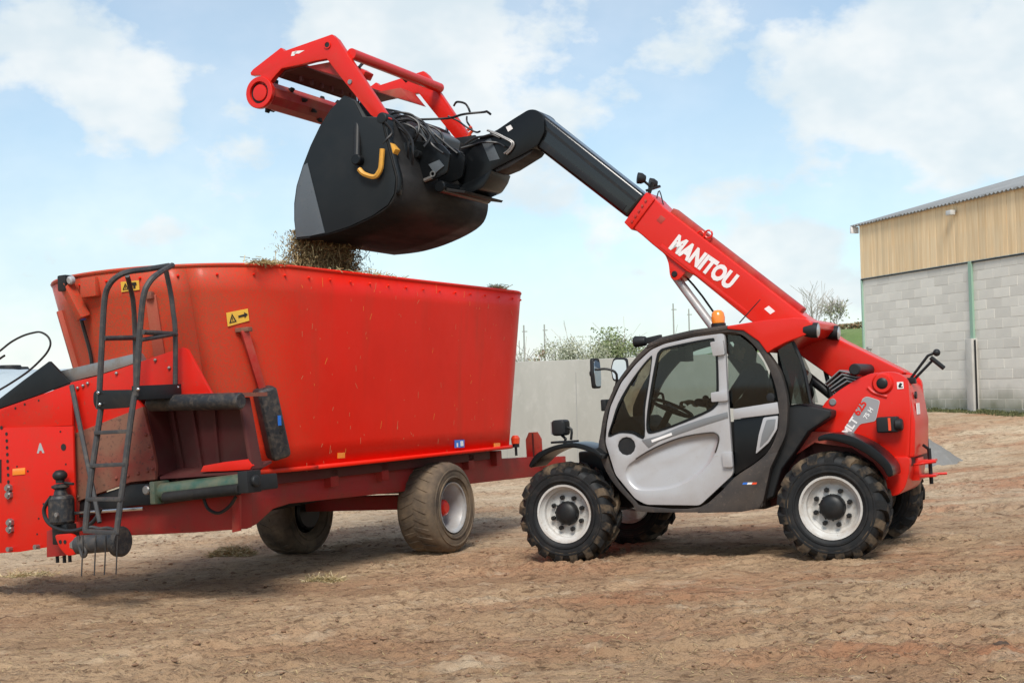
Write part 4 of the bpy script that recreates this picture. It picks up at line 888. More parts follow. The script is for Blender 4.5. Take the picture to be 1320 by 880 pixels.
# rear hood: rounded box over the full width
hx0 = TP(1150, 520, VT)[0]; hx1 = TP(1172, 530, VT)[0]; ztop = TP(1152, 480, VT)[2]; zbt = TP(1172, 590, VT)[2]
b = MB(); b.prism([(hx0, VT+.03, zbt), (hx0, VT+.03, ztop-.06), (hx0+.06, VT+.03, ztop-.01), (hx1-.05, VT+.03, ztop-.03), (hx1+.005, VT+.03, ztop-.12), (hx1+.035, VT+.03, ztop-.4), (hx1+.01, VT+.03, zbt)], (0, .66, 0)); b.build('rear_hood', 'red_paint', TH, bev=.04, seg=3)
b = MB(); b.prism([(2.0, VT+.05, .55), (2.0, VT+.05, 1.0), (2.4, VT+.05, 1.25), (hx1-.02, VT+.05, 1.2), (hx1-.02, VT+.05, .7), (2.6, VT+.05, .45)], (0, .9, 0)); b.build('rear_body', 'dark_red', TH, bev=.02)
cwz = TP(1172, 592, .32)[2]
CW = [(1132, 592), (1150, 589), (1171, 588), (1173, 593), (1171, 613), (1166, 630), (1158, 638), (1146, 640), (1138, 622)]
b = MB(); b.prism(rnd(TL(CW, .38), .04, 3), (0, .78, 0)); b.build('counterweight', 'red_paint', TH, bev=.03, seg=3)
# rear hitch
hq = TP(1180, 605, .75); b = MB()
for dz in (.06, -.06): b.prism([hq+np.array([0, -.13, dz]), hq+np.array([.17, -.07, dz]), hq+np.array([.17, .07, dz]), hq+np.array([0, .13, dz])], (0, 0, .02))
b.box(hq+np.array([.02, 0, .01]), (.06, .26, .18)); o = b.build('tow_hitch', 'red_paint', TH, bev=.004)
b = MB(); b.cyl(hq+np.array([.12, 0, -.12]), hq+np.array([.12, 0, .17]), .016, n=10); b.tube([hq+np.array([.12, 0, .16]), hq+np.array([.08, -.03, .20])], .012, 6); b.build('hitch_pin', 'black_metal', o)
b = MB(); b.tube([hq+np.array([.02, -.2, .05]), hq+np.array([.20, -.2, .07])], .012, 6); b.build('hydraulic_coupling', 'red_paint', TH); b = MB(); b.tube([hq+np.array([.02, .16, -.05]), hq+np.array([.22, .18, -.05])], .012, 6); b.build('hydraulic_coupling', 'red_paint', TH)
# bosses, badge, side lamp, stickers on the tower
b = MB(); q = TP(1137, 494, VT-.03); b.lathe(q, (0, 1, 0), [(0, .012), (.028, .012), (.03, 0), (.07, 0), (.085, .02), (.09, .05)], 28); o = b.build('pivot_boss', 'red_paint', tower); b = MB(); b.lathe(q, (0, -1, 0), [(0, .01), (.022, .012), (.038, .006), (.046, .0), (.046, -.02)], 20); b.build('pin', 'black_metal', tower)
b = MB(); q = TP(1107, 476, VT+.10); b.cyl(q+np.array([0, -.16, 0]), q+np.array([0, .6, 0]), .047, n=20, bev=.008); b.build('pivot_pin', 'plastic_dark', TH)
b = MB(); q = TP(1073, 518, VT-.012); b.cyl(q, q+np.array([0, .03, 0]), .03, n=18, bev=.006); b.build('cap', 'silver_dark', tower)
b = MB(); b.tube(TL([(1119, 499), (1127, 506), (1144, 511)], VT+.008), .02, 8, 3); b.build('stiffener', 'red_paint', tower)
b = MB(); q0, q1 = TP(1132, 547, VT-.05), TP(1158, 547, VT-.05); b.box((q0+q1)/2, (.17, .11, .125)); o = b.build('side_lamp', 'plastic_dark', tower, bev=.02, seg=3)
b = MB(); b.cyl(q1+np.array([-.02, -.03, 0]), q1+np.array([.04, -.03, 0]), .05, n=14, bev=.01); b.build('lamp_cap', 'plastic_dark', tower); b = MB(); b.box(q0+np.array([.10, -.058, 0]), (.02, .008, .1)); b.build('lamp_lens', 'orange_red', tower)
q = TP(1160.5, 496.5, VT-.002); b = MB(); b.box(q, (.05, .003, .055)); b.build('sticker', 'white_paint', tower); b = MB(); b.box(q+np.array([0, -.002, .002]), (.02, .003, .034), Matrix.Rotation(.5, 3, 'Y')); b.box(q+np.array([.004, -.002, -.015]), (.03, .003, .007)); b.build('sticker_print', 'ink', tower)
b = MB(); b.box((hx1+.034, VT+.22, ztop-.30), (.006, .13, .09)); b.build('plate', 'white_paint', TH)
b = MB(); b.cyl((hx1+.02, VT+.2, ztop-.19), (hx1+.034, VT+.2, ztop-.19), .03, n=16); b.build('keyhole', 'black_metal', TH)
BADGE = [(1086, 558), (1112, 514.5), (1117, 511.5), (1133, 516.5), (1133, 520), (1128, 542), (1109, 545.5), (1099, 559)]
bd = MB().prism(rnd(TL(BADGE, VT-.003), .02, 3), (0, .006, 0)).build('badge', 'decal_grey', tower)
BE = rnd(TL(BADGE, VT-.0035), .02, 3); cb = sum(BE)/len(BE); MB().holed([p+(p-cb)*.05 for p in BE], [BE], (0, .004, 0)).build('badge_edge', 'silver', bd)
b = MB(); p0, p1 = TP(1092, 562, VT-.006), TP(1122, 517, VT-.006); ex = (p1-p0)/np.linalg.norm(p1-p0); ey = np.array([-ex[2], 0, ex[0]])
wl = text_into(b, 'MLT', p0+ey*-.005+ex*.0, ex, ey, .085, .003, shear=.0)
b.build('lettering', 'white_paint', bd)
b = MB(); text_into(b, '625', p0+ey*.012+ex*(wl+.025), ex, ey, .085, .003); b.build('lettering', 'red_paint', bd)
b = MB(); text_into(b, '75 H', p0-ey*.055+ex*(wl+.04), ex, ey, .05, .0015); b.build('lettering', 'white_paint', bd)
# air louvres behind the cab
for k in range(4):
    q0, q1, q2 = TP(1063+2.8*k, 493.5+3.2*k, VT+.02), TP(1082+3.2*k, 476.5+4.4*k, VT+.02), TP(1104, 482+3.6*k, VT+.02)
    b = MB(); b.prism([q0, q1, q2, q2+np.array([0, 0, -.009]), q1+np.array([0, 0, -.013]), q0+np.array([0, 0, -.011])], (0, .28, 0)); b.build('louvre', 'silver_dark', TH, bev=.003)
b = MB(); b.prism(TL([(1070, 500), (1086, 484), (1104, 486), (1100, 498), (1080, 508)], VT+.05), (0, .25, 0)); b.build('air_box', 'cab_inner', TH)
# rear T-shaped mirror bracket
q0, q1 = TP(1173, 489, .62), TP(1201, 458, .62); dd = np.array([0, .07, 0])
b = MB(); b.tube([q0, q1+np.array([-.03, 0, -.0]), q1+np.array([.03, .0, .02])], .012, 8); b.tube([q0+np.array([.03, .02, -.0]), q1+np.array([.0, .02, -.04])], .012, 8); b.box(q0+np.array([.01, .01, -.01]), (.07, .06, .05)); o = b.build('mirror_bracket', 'black_metal', TH, bev=.004)
b = MB(); b.cyl(q1+np.array([-.01, 0, -.015]), q1+np.array([.085, .03, -.11]), .019, n=10, bev=.004); b.ball(q1+np.array([.04, .0, .02]), .03); b.build('handle_grip', 'plastic_dark', o)
# ---- boom
V0, V1 = .90, 1.20; dv = np.array([0, V1-V0, 0])
BO = [(806, 287), (834.5, 248.5), (846, 258), (856, 268), (1034.5, 406), (1083, 438), (1166, 479), (1136, 512), (1105, 510), (1060, 478), (965, 412), (896, 356), (884, 349.5), (853, 325), (840, 314.5), (827, 303)]
boom = MB().prism(TL(BO, V0), dv).build('boom', 'red_paint', TH, bev=.018, seg=3); boom['label'] = 'red outer boom section with white lettering'
# end collar, stiffening strip, lug of the lift cylinder
CO = [(805, 287), (834, 247.5), (845, 257), (815, 297)]
b = MB(); b.prism([p+np.array([0, -.02, 0]) for p in TL(CO, V0)], dv+np.array([0, .04, 0])); b.build('boom_collar', 'red_paint', boom, bev=.012)
LG = [(846, 318), (858, 329), (862, 340), (863.5, 356), (869, 361.5), (875.5, 360), (886, 348)]
b = MB(); b.prism(rnd(TL(LG, V0+.03), .03, 3), (0, .24, 0)); o = b.build('cylinder_lug', 'red_paint', boom, bev=.008); q = TP(869, 353, V0+.02); b = MB(); b.cyl(q, q+np.array([0, .27, 0]), .028, n=14, bev=.005); b.build('lug_pin', 'black_metal', boom)
b = MB(); q0, q1 = TP(862, 271, V0), TP(1030, 401, V0); b.bar(q0+np.array([0, .15, .01]), q1+np.array([0, .15, .01]), .14, .05); b.build('hose_cover', 'red_frame', boom, bev=.01)
b = MB(); b.prism([p+np.array([0, -.004, 0]) for p in TL([(850, 318), (962, 405), (965, 402), (853, 314)], V0)], (0, .01, 0)); b.build('side_rib', 'red_paint', boom, bev=.003)
q = TP(903, 303, V0+.05); b = MB()
for dx_ in (0, .075): b.tube([q+np.array([dx_, 0, .0])+.034*np.array([math.cos(a), 0, math.sin(a)]) for a in np.linspace(0, 6.283, 15)], .009, 6)
b.build('hose_guide', 'red_paint', boom)
p0, p1 = TP(862, 318.5, V0-.003), TP(940, 372.5, V0-.003); ex = (p1-p0)/np.linalg.norm(p1-p0); ey = np.array([-ex[2], 0, ex[0]])
b = MB(); wd_ = text_into(b, 'MANITOU', (0, 0, 0), (1, 0, 0), (0, 1, 0), .2, .0115); b.bm.free()
b = MB(); text_into(b, 'MANITOU', p0, ex, ey, .2, .0115, xs=np.linalg.norm(p1-p0)/wd_, shear=.12); b.build('lettering', 'white_paint', boom)
# lift cylinder
q0 = TP(869, 354, 1.05); q1 = TP(918, 420, 1.05); d_ = (q1-q0)/np.linalg.norm(q1-q0); b = MB(); b.cyl(q0, q0+d_*.95, .040, n=16); o = b.build('lift_rod', 'rim_grey', TH); b = MB(); b.cyl(q0+d_*.9, q0+d_*1.8, .06, n=16, bev=.01); b.tube([q0+np.array([.05, .05, .03]), q0+d_*.3+np.array([.075, .05, .03]), q0+d_*.9+np.array([.07, .04, 0])], .010, 6, 3); b.build('lift_cylinder', 'black_metal', TH)
b = MB(); q0 = TP(1080, 470, 1.3); b.cyl(TP(1010, 460, 1.0), TP(1075, 512, 1.0), .04, n=14, bev=.01); b.build('compensation_cylinder', 'black_metal', TH)
# inner boom
IB = [(690, 142), (698, 146), (832, 252), (808, 281), (690, 190)]
inner = MB().prism(TL(IB, V0+.035), (0, .23, 0)).build('inner_boom', 'boom_black', TH, bev=.05, seg=4)
b = MB(); b.prism([p+np.array([0, -.006, 0]) for p in TL([(700, 181), (808, 265), (803, 272), (694, 188)], V0+.035)], (0, .02, 0)); b.build('wear_strip', 'black_metal', inner, bev=.003)
b = MB(); b.prism([p+np.array([0, -.004, 0]) for p in TL([(700, 160), (820, 257), (818, 260), (698, 163)], V0+.035)], (0, .012, 0)); b.build('seam', 'plastic_dark', inner)
# head
HD = [(700, 148), (690, 141), (681, 141), (660, 154), (641, 167), (618, 178), (598, 190), (584, 204), (582, 225), (596, 240), (612, 243), (628, 231), (634, 219), (648, 212), (676, 198), (693, 188), (702, 170)]
head = MB().prism(rnd(TL(HD, V0), .03, 2), dv).build('boom_head', 'black_gloss', TH, bev=.012)
b = MB(); b.prism(TL([(621, 184), (632, 178), (644, 205), (631, 208)], V0-.004), (0, .01, 0)); b.build('head_plate', 'bucket_steel', head, bev=.003)
b = MB(); b.prism(TL([(652, 164), (658, 161), (661, 166), (655, 170)], V0-.004), (0, .006, 0)); b.build('sticker', 'white_paint', head)
b = MB(); b.prism(TL([(636, 216), (670, 197), (678, 196), (690, 190), (684, 198), (655, 216), (640, 222)], V0+.02), (0, .26, 0)); b.build('head_underside', 'bucket_worn', head, bev=.006)
for k in range(2):
    b = MB(); b.tube(TL([(628+k*4, 168+k*2), (640+k*3, 172+k*3), (650+k*3, 177+k*3), (662-k*2, 184+k), (659-k*3, 193), (653-k*3, 199-k)], V0-.02), .011, 8, 4); b.build('hydraulic_pipe', 'steel', head)
q = TP(590, 204, V0-.02); b = MB(); b.cyl(q, q+np.array([0, .34, 0]), .075, n=20, bev=.01); b.cyl(q+np.array([0, -.02, 0]), q+np.array([0, .38, 0]), .035, n=14, bev=.005); b.build('tilt_pivot', 'black_metal', head)
# work lamps at the boom end
q = TP(838, 240, 1.0); b = MB(); b.tube([TP(836, 252, 1.0), q+np.array([.03, 0, .03])], .016, 6); b.bar(TP(833, 246, 1.0), TP(851, 240, 1.0), .03, .02); o = b.build('lamp_bracket', 'black_metal', TH)
for qq in (TP(826, 230, .95), TP(841, 237, 1.08)):
    b = MB(); b.lathe(qq, (-.8, -.5, .15), [(0, -.05), (.03, -.045), (.05, -.01), (.052, .03), (.0, .034)], 14); b.tube([qq, q], .012, 6); b.build('work_lamp', 'plastic_dark', TH)
b = MB(); b.tube([TP(846, 258, 1.0), TP(850, 246, 1.0), TP(856, 268, 1.0)], .006, 5, 4); b.build('cable', 'hose', TH)

b = MB(); b.cyl(TP(953, 416, .6), TP(980, 386, .6), .006, .004, 6); b.build('antenna', 'hose', TH)
for k in range(5):
    f = .15+.17*k; q = TP(811+26*f, 291-39*f, V0-.024); b = MB(); b.cyl(q, q+np.array([0, -.008, 0]), .012, n=6); b.build('collar_bolt', 'red_frame', boom)
b = MB(); b.prism(TL([(985, 398), (991, 394), (999, 401), (993, 405)], V0-.002), (0, .003, 0)); b.build('sticker', 'white_paint', boom)
b = MB(); b.prism(TL([(846, 284), (852, 277), (858, 282), (852, 289)], V0-.002), (0, .003, 0)); b.build('inspection_cover', 'red_frame', boom, bev=.001)
# ------------------------------------------------------------------ silage bucket with raised grab, hung on the boom head
bo = TP(500, 250, 1.0)
BK = empty('grab_bucket'); BKM = TF.matrix() @ Matrix.Translation(Vector(bo)); BK.matrix_world = BKM
tag(BK, 'black silage bucket with raised red grab, tipped over the wagon', 'bucket')
def BP(x, y, v): return TP(x, y, v)-bo
def BLs(pts, v): return [TP(x, y, v)-bo for x, y in pts]
BV0, BV1 = 0., 1.85
SIDE = [(442.5, 124), (426, 141), (412, 163), (400, 188), (390, 214), (382, 240), (379, 262), (379, 284), (381.5, 307), (400, 305), (422, 301), (450, 292), (480, 278), (500, 264), (508, 249), (509.5, 230), (504, 208), (495, 172), (491, 152), (466, 151), (456, 130)]
P = BLs(SIDE, BV0)
side = MB().prism(P, (0, .025, 0)).build('side_plate', 'bucket_black', BK, bev=.005); side['label'] = 'near black side plate of the bucket'
MB().prism([p+np.array([0, BV1-.025, 0]) for p in P], (0, .025, 0)).build('side_plate', 'bucket_black', BK, bev=.005)
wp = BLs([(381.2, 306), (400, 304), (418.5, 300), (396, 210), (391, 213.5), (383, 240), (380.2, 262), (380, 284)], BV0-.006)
MB().prism(wp, (0, .008, 0)).build('pale_plate', 'bucket_steel', side, bev=.002)  # thin lighter grey plate laid over the side plate beside the lip
# shell: bottom and back swept across the width
SH = cat([P[i] for i in (8, 9, 10, 11, 12, 13, 14, 15, 16, 17, 18)], 3)
c0 = sum(P)/len(P)
def off(p, d):
    v = p-c0; v = v/np.linalg.norm(v); return p+v*d
rows_ = [[off(p, .004)+np.array([0, s, 0]) for p in SH] for s in (.012, .5, 1.0, 1.5, BV1-.012)]
MB().sheet(rows_).build('shell', 'bucket_worn', BK, ang=50, solid=.02)
tp = [P[18], P[19], P[20], P[0]]
MB().sheet([[p+np.array([0, s, 0]) for p in tp] for s in (.012, BV1-.012)]).build('top_plate', 'bucket_black', BK, solid=.016)
# cutting edge and sweeping skid bars under the floor
e0, e1_ = P[8], P[9]; dd_ = (e1_-e0); dd_ /= np.linalg.norm(dd_); nn_ = np.array([dd_[2], 0, -dd_[0]])
b = MB(); b.prism([e0-dd_*.03-nn_*-.012, e0+dd_*.16-nn_*-.012, e0+dd_*.16+nn_*.0, e0-dd_*.03+nn_*.004], (0, BV1, 0)); b.build('cutting_edge', 'bucket_worn', BK, bev=.003)
b = MB(); b.sheet([[off(p, .022)+np.array([0, s, 0]) for p in SH[18:31]] for s in (.012, .09)]); b.build('corner_guard', 'bucket_black', BK, solid=.014)
# inside of the bucket: the rest of the load hanging at the lip
# ---- grab arms
AR = [(366, 66), (427.5, 44.3), (434, 50), (501, 152), (499, 157), (492, 158), (477.5, 148), (437, 97), (421, 76), (404, 79), (389, 83), (363, 88.5), (356, 96), (347, 107), (339, 115), (334, 118), (329, 110), (337, 100), (335, 97), (323.5, 97.5), (322.5, 94), (326, 89.5), (362, 61.5)]
AV = .03
arm = MB().prism(BLs(AR, AV), (0, .07, 0)).build('grab_arm', 'red_paint', BK, bev=.007); arm['label'] = 'near red cranked grab arm'
SPAN = 1.73
MB().prism([p+np.array([0, SPAN, 0]) for p in BLs(AR, AV)], (0, .07, 0)).build('grab_arm', 'red_paint', BK, bev=.007)
# edges folded along the arm
q = BP(421.5, 58, AV-.012); b = MB(); b.lathe(q, (0, 1, 0), [(.026, 0), (.036, 0), (.04, .02)], 20); b.build('pin_ring', 'red_paint', arm); b = MB(); b.cyl(q+np.array([0, .004, 0]), q+np.array([0, .1, 0]), .027, n=16); b.build('pin_hole', 'ink', arm)
q = BP(450.5, 105.5, AV-.012); b = MB(); b.lathe(q, (0, 1, 0), [(0, 0), (.022, 0), (.026, .02)], 16); b.build('pin', 'steel', arm)
for k, (x, y, w_, h_) in enumerate(((378, 69.5, 5, 3), (383.5, 67.5, 9, 2))):
    b = MB(); b.prism(BLs([(x-w_*.6, y+h_), (x-w_*.3, y-h_*.8), (x+w_, y-h_*1.2), (x+w_*.2, y+h_*.9)], AV-.002), (0, .003, 0)); b.build('sticker', 'white_paint', arm)
# ring-shaped end plates and drum
dc = BP(336, 120, AV)
for v_ in (0, SPAN+.03):
    o_ = dc+np.array([0, v_-.03, 0]); b = MB(); b.lathe(o_, (0, 1, 0), [(.108, 0), (.152, 0), (.156, .004), (.156, .05), (.108, .05)], 36, closed=True); b.lathe(o_, (0, 1, 0), [(0, .012), (.080, .012), (.080, .05), (0, .05)], 28); e = b.build('drum_end', 'red_paint', BK, bev=.003)
    b = MB(); b.cyl(o_+np.array([0, .03, 0]), o_+np.array([0, .045, 0]), .112, n=24); b.build('drum_gap', 'ink', e)
b = MB(); b.cyl(dc+np.array([0, .06, 0]), dc+np.array([0, SPAN, 0]), .135, n=10); drum = b.build('cutter_drum', 'red_frame', BK, ang=20); drum['label'] = 'dull red toothed drum between the grab arms'
tooth = None
for i in range(9):
    for a in (.4, 3.5):
        aa = a+i*.55; rd_ = np.array([math.cos(aa), 0, math.sin(aa)])
        if tooth is None:
            b = MB(); b.prism([(-.025, -.03, .115), (.025, -.03, .115), (.014, -.03, .168), (-.004, -.03, .168)], (0, .05, 0)); tooth = b.build('tooth', 'bucket_worn', drum, bev=.003); o = tooth
        else: o = tooth.copy(); COL.objects.link(o)
        o.parent = drum; o.location = dc+np.array([0, .18+i*.18, 0]); o.rotation_euler = (0, aa, 0)
# hood plate between the arms, seen from below, with bolt-on knives
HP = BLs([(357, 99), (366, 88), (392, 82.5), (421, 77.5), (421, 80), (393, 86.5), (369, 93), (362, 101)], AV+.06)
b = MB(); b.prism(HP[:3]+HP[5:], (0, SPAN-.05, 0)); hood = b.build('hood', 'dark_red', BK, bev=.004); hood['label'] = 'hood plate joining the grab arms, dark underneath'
for y_ in (AV+.07, AV+SPAN-.36):
    b = MB(); b.prism([p+np.array([0, y_-AV, 0]) for p in BLs([(389, 84), (420, 78), (436, 98)], AV)], (0, .30, 0)); b.build('hood_gusset', 'red_frame', hood, bev=.004)
kn = None
for i in range(9):
    y_ = .16+i*.175
    if kn is None:
        b = MB(); q = BP(400, 108, AV); b.box(q*0, (.03, .03, .05)); kn = b.build('bolt_block', 'dark_red', hood, bev=.004); o = kn
    else: o = kn.copy(); COL.objects.link(o); o.parent = hood
    o.location = BP(376, 95, AV)+np.array([0, y_, -.02])
q = BP(449, 68, AV); b = MB(); b.cyl(q+np.array([0, .05, 0]), q+np.array([0, SPAN+.03, 0]), .052, n=22); b.build('cross_tube', 'red_paint', BK)
b = MB(); q = BP(470, 96, .95); b.box(q, (.10, .16, .08), Matrix.Rotation(R(35), 3, 'Y')); b.build('valve_bracket', 'red_paint', BK, bev=.01); b = MB(); b.tube([q+np.array([.0, -.1, .05]), q+np.array([.02, .05, .14]), q+np.array([.10, .4, .12]), q+np.array([.14, .6, .02])], .016, 6, 5); b.build('hose', 'hose', BK)
# pivots of the arms, cylinders of the grab
for v_ in (AV+.035, AV+SPAN+.035):
    q = BP(494, 153, AV)+np.array([0, v_-AV-.07, 0]); b = MB(); b.cyl(q, q+np.array([0, .14, 0]), .055, n=18, bev=.008); b.prism([q+np.array([-.16, .02, -.05]), q+np.array([.03, .02, .05]), q+np.array([.06, .02, -.05]), q+np.array([.04, .02, -.30]), q+np.array([-.16, .02, -.30])], (0, .10, 0)); b.build('arm_bracket', 'bucket_black', BK, bev=.006)
    k0 = BP(455, 108, AV)+np.array([0, v_-AV+.06, 0]); k1 = BP(466, 205, AV)+np.array([0, v_-AV-.11, 0]); dk = (k1-k0)/np.linalg.norm(k1-k0)
    b = MB(); b.cyl(k0, k0+dk*.45, .018, n=12); b.build('grab_rod', 'chrome', BK); b = MB(); b.cyl(k0+dk*.30, k1, .036, n=14, bev=.008); b.build('grab_cylinder', 'black_metal', BK)
    q = k1+dk*.02; b = MB(); b.cyl(q+np.array([0, -.03, 0]), q+np.array([0, .09, 0]), .05, n=16, bev=.008); b.build('cylinder_pin', 'black_gloss', BK)
# yellow safety prop on the near side and its keeper
yp = BLs([(463, 218), (468, 224), (479, 228), (485, 228), (491, 218), (493, 192)], -.05)
b = MB(); b.tube(rnd(yp, .03, 3, closed=False), .024, 6); b.build('safety_prop', 'yellow', BK, ang=30)
b = MB(); b.prism(BLs([(497, 186), (503, 184), (510, 192), (506, 199), (499, 197)], .02), (0, .09, 0)); b.build('keeper', 'yellow', BK, bev=.006)
# ---- carriage: quick hitch plates between bucket and boom head
for v_ in (.52, .82, 1.26, 1.52):
    pl = BLs([(520, 182), (548, 178), (566, 192), (600, 195), (612, 208), (608, 232), (578, 246), (548, 236), (530, 238), (522, 214)], 1.02)
    b = MB(); b.prism(rnd([p+np.array([0, v_-1.02, 0]) for p in pl], .03, 2), (0, .035, 0)); b.build('hitch_plate', 'black_gloss', BK, bev=.006)
b = MB(); q = BP(560, 208, 1.0)
for zz, xx in ((.12, -.2), (-.14, -.22), (-.02, .1)): b.cyl(q+np.array([xx, -.55, zz]), q+np.array([xx, .55, zz]), .04, n=14)
b.box(q+np.array([-.12, .02, .02]), (.10, 1.1, .34)); b.build('hitch_frame', 'black_metal', BK, bev=.008)
b = MB(); b.prism([p for p in BLs([(508, 240), (514, 185), (522, 184), (524, 246), (512, 256)], .3)], (0, 1.3, 0)); b.build('hook_rail', 'bucket_black', BK, bev=.008)
b = MB(); q = BP(535, 188, .75); b.prism(BLs([(514, 172), (540, 160), (556, 170), (552, 186), (522, 192)], .72), (0, .62, 0)); b.build('centre_cover', 'bucket_steel', BK, bev=.03, seg=3)
b = MB(); q0, q1 = BP(548, 187, .86), BP(586, 201, .86); b.cyl(q0, q1, .042, n=16, bev=.006); o = b.build('tilt_cylinder', 'black_metal', BK)
b = MB(); q0, q1 = BP(520, 168, .86), BP(556, 196, .86); b.cyl(q0, q1, .024, n=12); b.build('tilt_rod', 'chrome', BK)
b = MB(); b.prism(BLs([(552, 212), (566, 206), (572, 214), (560, 224)], .5), (0, .02, 0)); b.build('data_plate', 'bucket_steel', BK, bev=.002)
b = MB(); q = BP(552, 232, .5); b.cyl(q+np.array([-.04, 0, 0]), q+np.array([.04, 0, .02]), .02, n=10); b.lathe(q+np.array([.055, 0, .05]), (0, 1, 0), [(.018, -.008), (.03, -.008), (.03, .008), (.018, .008)], 14, closed=True); b.build('locking_pin', 'steel', BK)
b = MB(); q = BP(532, 218, .5); b.ball(q, (.035, .04, .06)); b.build('coupling_cap', 'bucket_steel', BK)
b = MB(); q0, q1 = BP(560, 236, .5), BP(622, 226, 1.0); b.cyl(BP(566, 240, .55), BP(566, 240, .55)+np.array([0, 1.0, 0]), .06, n=16, bev=.01); b.build('lower_pin_bar', 'black_gloss', BK)
b = MB(); b.prism(rnd(BLs([(596, 238), (622, 226), (634, 218), (630, 230), (622, 242), (606, 249), (590, 247)], .84), .02, 2), (0, .42, 0)); b.build('lower_link', 'black_gloss', BK, bev=.012)
b = MB(); b.prism(BLs([(574, 242), (600, 246), (598, 249), (572, 246)], .6), (0, .8, 0)); b.build('support_strip', 'bucket_worn', BK, bev=.004)
# plates standing at the far side
b = MB(); b.prism(BLs([(566, 181), (612, 174), (618, 182), (604, 200), (576, 202)], 1.6), (0, .03, 0)); b.build('far_bracket', 'bucket_black', BK, bev=.005)
# hoses
HS = [((503, 157), (512, 151), (526, 150), (538, 158), (540, 172), (530, 184), (512, 190), (503, 196)),
      ((497, 150), (512, 146), (530, 148), (545, 165), (556, 186), (572, 198)),
      ((494, 140), (520, 146), (540, 154), (556, 170), (566, 190)),
      ((506, 166), (520, 160), (534, 166), (538, 176), (522, 180), (508, 178)),
      ((498, 158), (504, 170), (498, 182), (488, 194), (484, 206)),
      ((506, 162), (518, 156), (540, 155), (575, 152), (600, 148), (622, 144), (629, 144.5), (631, 147)),
      ((578, 150), (590, 156), (602, 164), (612, 170), (620, 170)),
      ((584, 136), (590, 132), (598, 133), (604, 139), (606, 146)),
      ((600, 150), (604, 158), (607, 168), (604, 178)),
      ((512, 148), (534, 166), (548, 182), (560, 200)),
      ((520, 174), (528, 168), (540, 172), (548, 180), (556, 196), (570, 206))]
HS += [((500, 160), (508, 168), (516, 166), (524, 176), (528, 190), (524, 204)), ((512, 156), (526, 154), (544, 162), (552, 176), (548, 190)), ((520, 152), (546, 160), (564, 176), (580, 190), (590, 198)),
       ((503, 152), (516, 160), (528, 178), (534, 196), (530, 212)), ((540, 166), (552, 162), (566, 170), (574, 184), (570, 196)), ((600, 186), (612, 178), (624, 176), (634, 174), (644, 178)), ((596, 192), (610, 186), (626, 184), (640, 184), (652, 190))]
vs_ = (.35, .45, .55, .5, .02, .62, 1.3, 1.7, 1.72, .7, .6, .3, .4, .8, .25, .9, .88, .87)
for k, (h_, v_) in enumerate(zip(HS, vs_)):
    b = MB(); b.tube([p+np.array([0, .03*math.sin(3*j+k), 0]) for j, p in enumerate(BLs(h_, v_))], .012 if k not in (6, 8) else .010, 6, 5); b.build('hydraulic_hose', 'hose', BK)
for k, (x, y) in enumerate(((506, 168), (508, 176), (510, 160), (513, 182), (605, 166), (607, 171), (604, 176))):
    b = MB(); q = BP(x, y, .33 if k < 4 else 1.62); b.cyl(q+np.array([-.02, 0, -.015]), q+np.array([.025, 0, .02]), .017, n=8); b.build('hose_fitting', 'steel' if k < 4 else 'orange_red', BK)

# ------------------------------------------------------------------ falling feed
def fall(n, seed):
    gs = np.random.default_rng(seed); lip = TP(381.5, 307, 0.)
    t_ = gs.random(n); v_ = .06+1.02*gs.beta(1.5, 1.5, n); x_ = lip[0]-.02+gs.normal(size=n)*(.05+.05*t_)+.10*(gs.random(n)-.3)-.12*t_*(1-v_)**1.5-.03; z_ = lip[2]+.10-.52*t_
    fr = gs.random(n) < .16; x_[fr] += gs.normal(size=fr.sum())*.10-.04; v_[fr] += gs.normal(size=fr.sum())*.12; v_ = np.maximum(v_, .02)
    L_ = np.stack([x_, v_, z_], 1); return L_@TF.M.T+TF.o
n = 30000; C = fall(n, 5); D = rng.normal(size=(n, 3))*np.array([.7, .7, 1.2]); D = unit(D)*(.005+.045*rng.random(n)**3)[:, None]; Wd = unit(np.cross(D, rng.normal(size=(n, 3))))*(.0016+.0028*rng.random(n))[:, None]
V, F = strands(C, D, Wd, None); o = soup('falling_feed', V, F, ['silage', 'straw', 'straw_dark', 'straw_green'], mi=rng.choice(4, n, p=[.34, .22, .26, .18])); tag(o, 'brown chopped silage falling from the bucket lip into the wagon', 'silage', kind='stuff')
# ------------------------------------------------------------------ feed mixer wagon (local axes: x towards its near side, y rearwards, z up)
WG = empty('mixer_wagon', WF.matrix())
tag(WG, 'large dusty red feed mixer wagon with oval tub, ladder and discharge chute', 'mixer wagon')
# tub: oval plan, sides leaning outwards
def oval(a0, a1, b0, b1, rf, rb, n=9, corner=.62):
    """rounded rectangle; rf / rb = how far the round front / rear ends reach"""
    pts = []; ac = (a0+a1)/2; hw = (a1-a0)/2
    for k in range(2*n+1):                                           # front end from near side (a1) to far side (a0)
        th = math.pi*k/(2*n); c_, s_ = math.cos(th), math.sin(th); e = corner
        pts.append((ac+hw*math.copysign(abs(c_)**e, c_), b0+rf-rf*abs(s_)**e))
    for k in range(2*n+1):
        th = math.pi*k/(2*n); c_, s_ = math.cos(math.pi-th), math.sin(th)
        pts.append((ac+hw*math.copysign(abs(c_)**corner, c_), b1-rb+rb*abs(s_)**corner))
    return pts
RZ, BZ_ = 2.60, .955
rim = oval(-2.28, .02, -3.44, 2.28, 1.10, .85, 14, 1.0); bot = oval(-2.10, -.13, -3.04, 2.03, 1.0, .80, 14, 1.0)
nlev = 9; rows_ = []
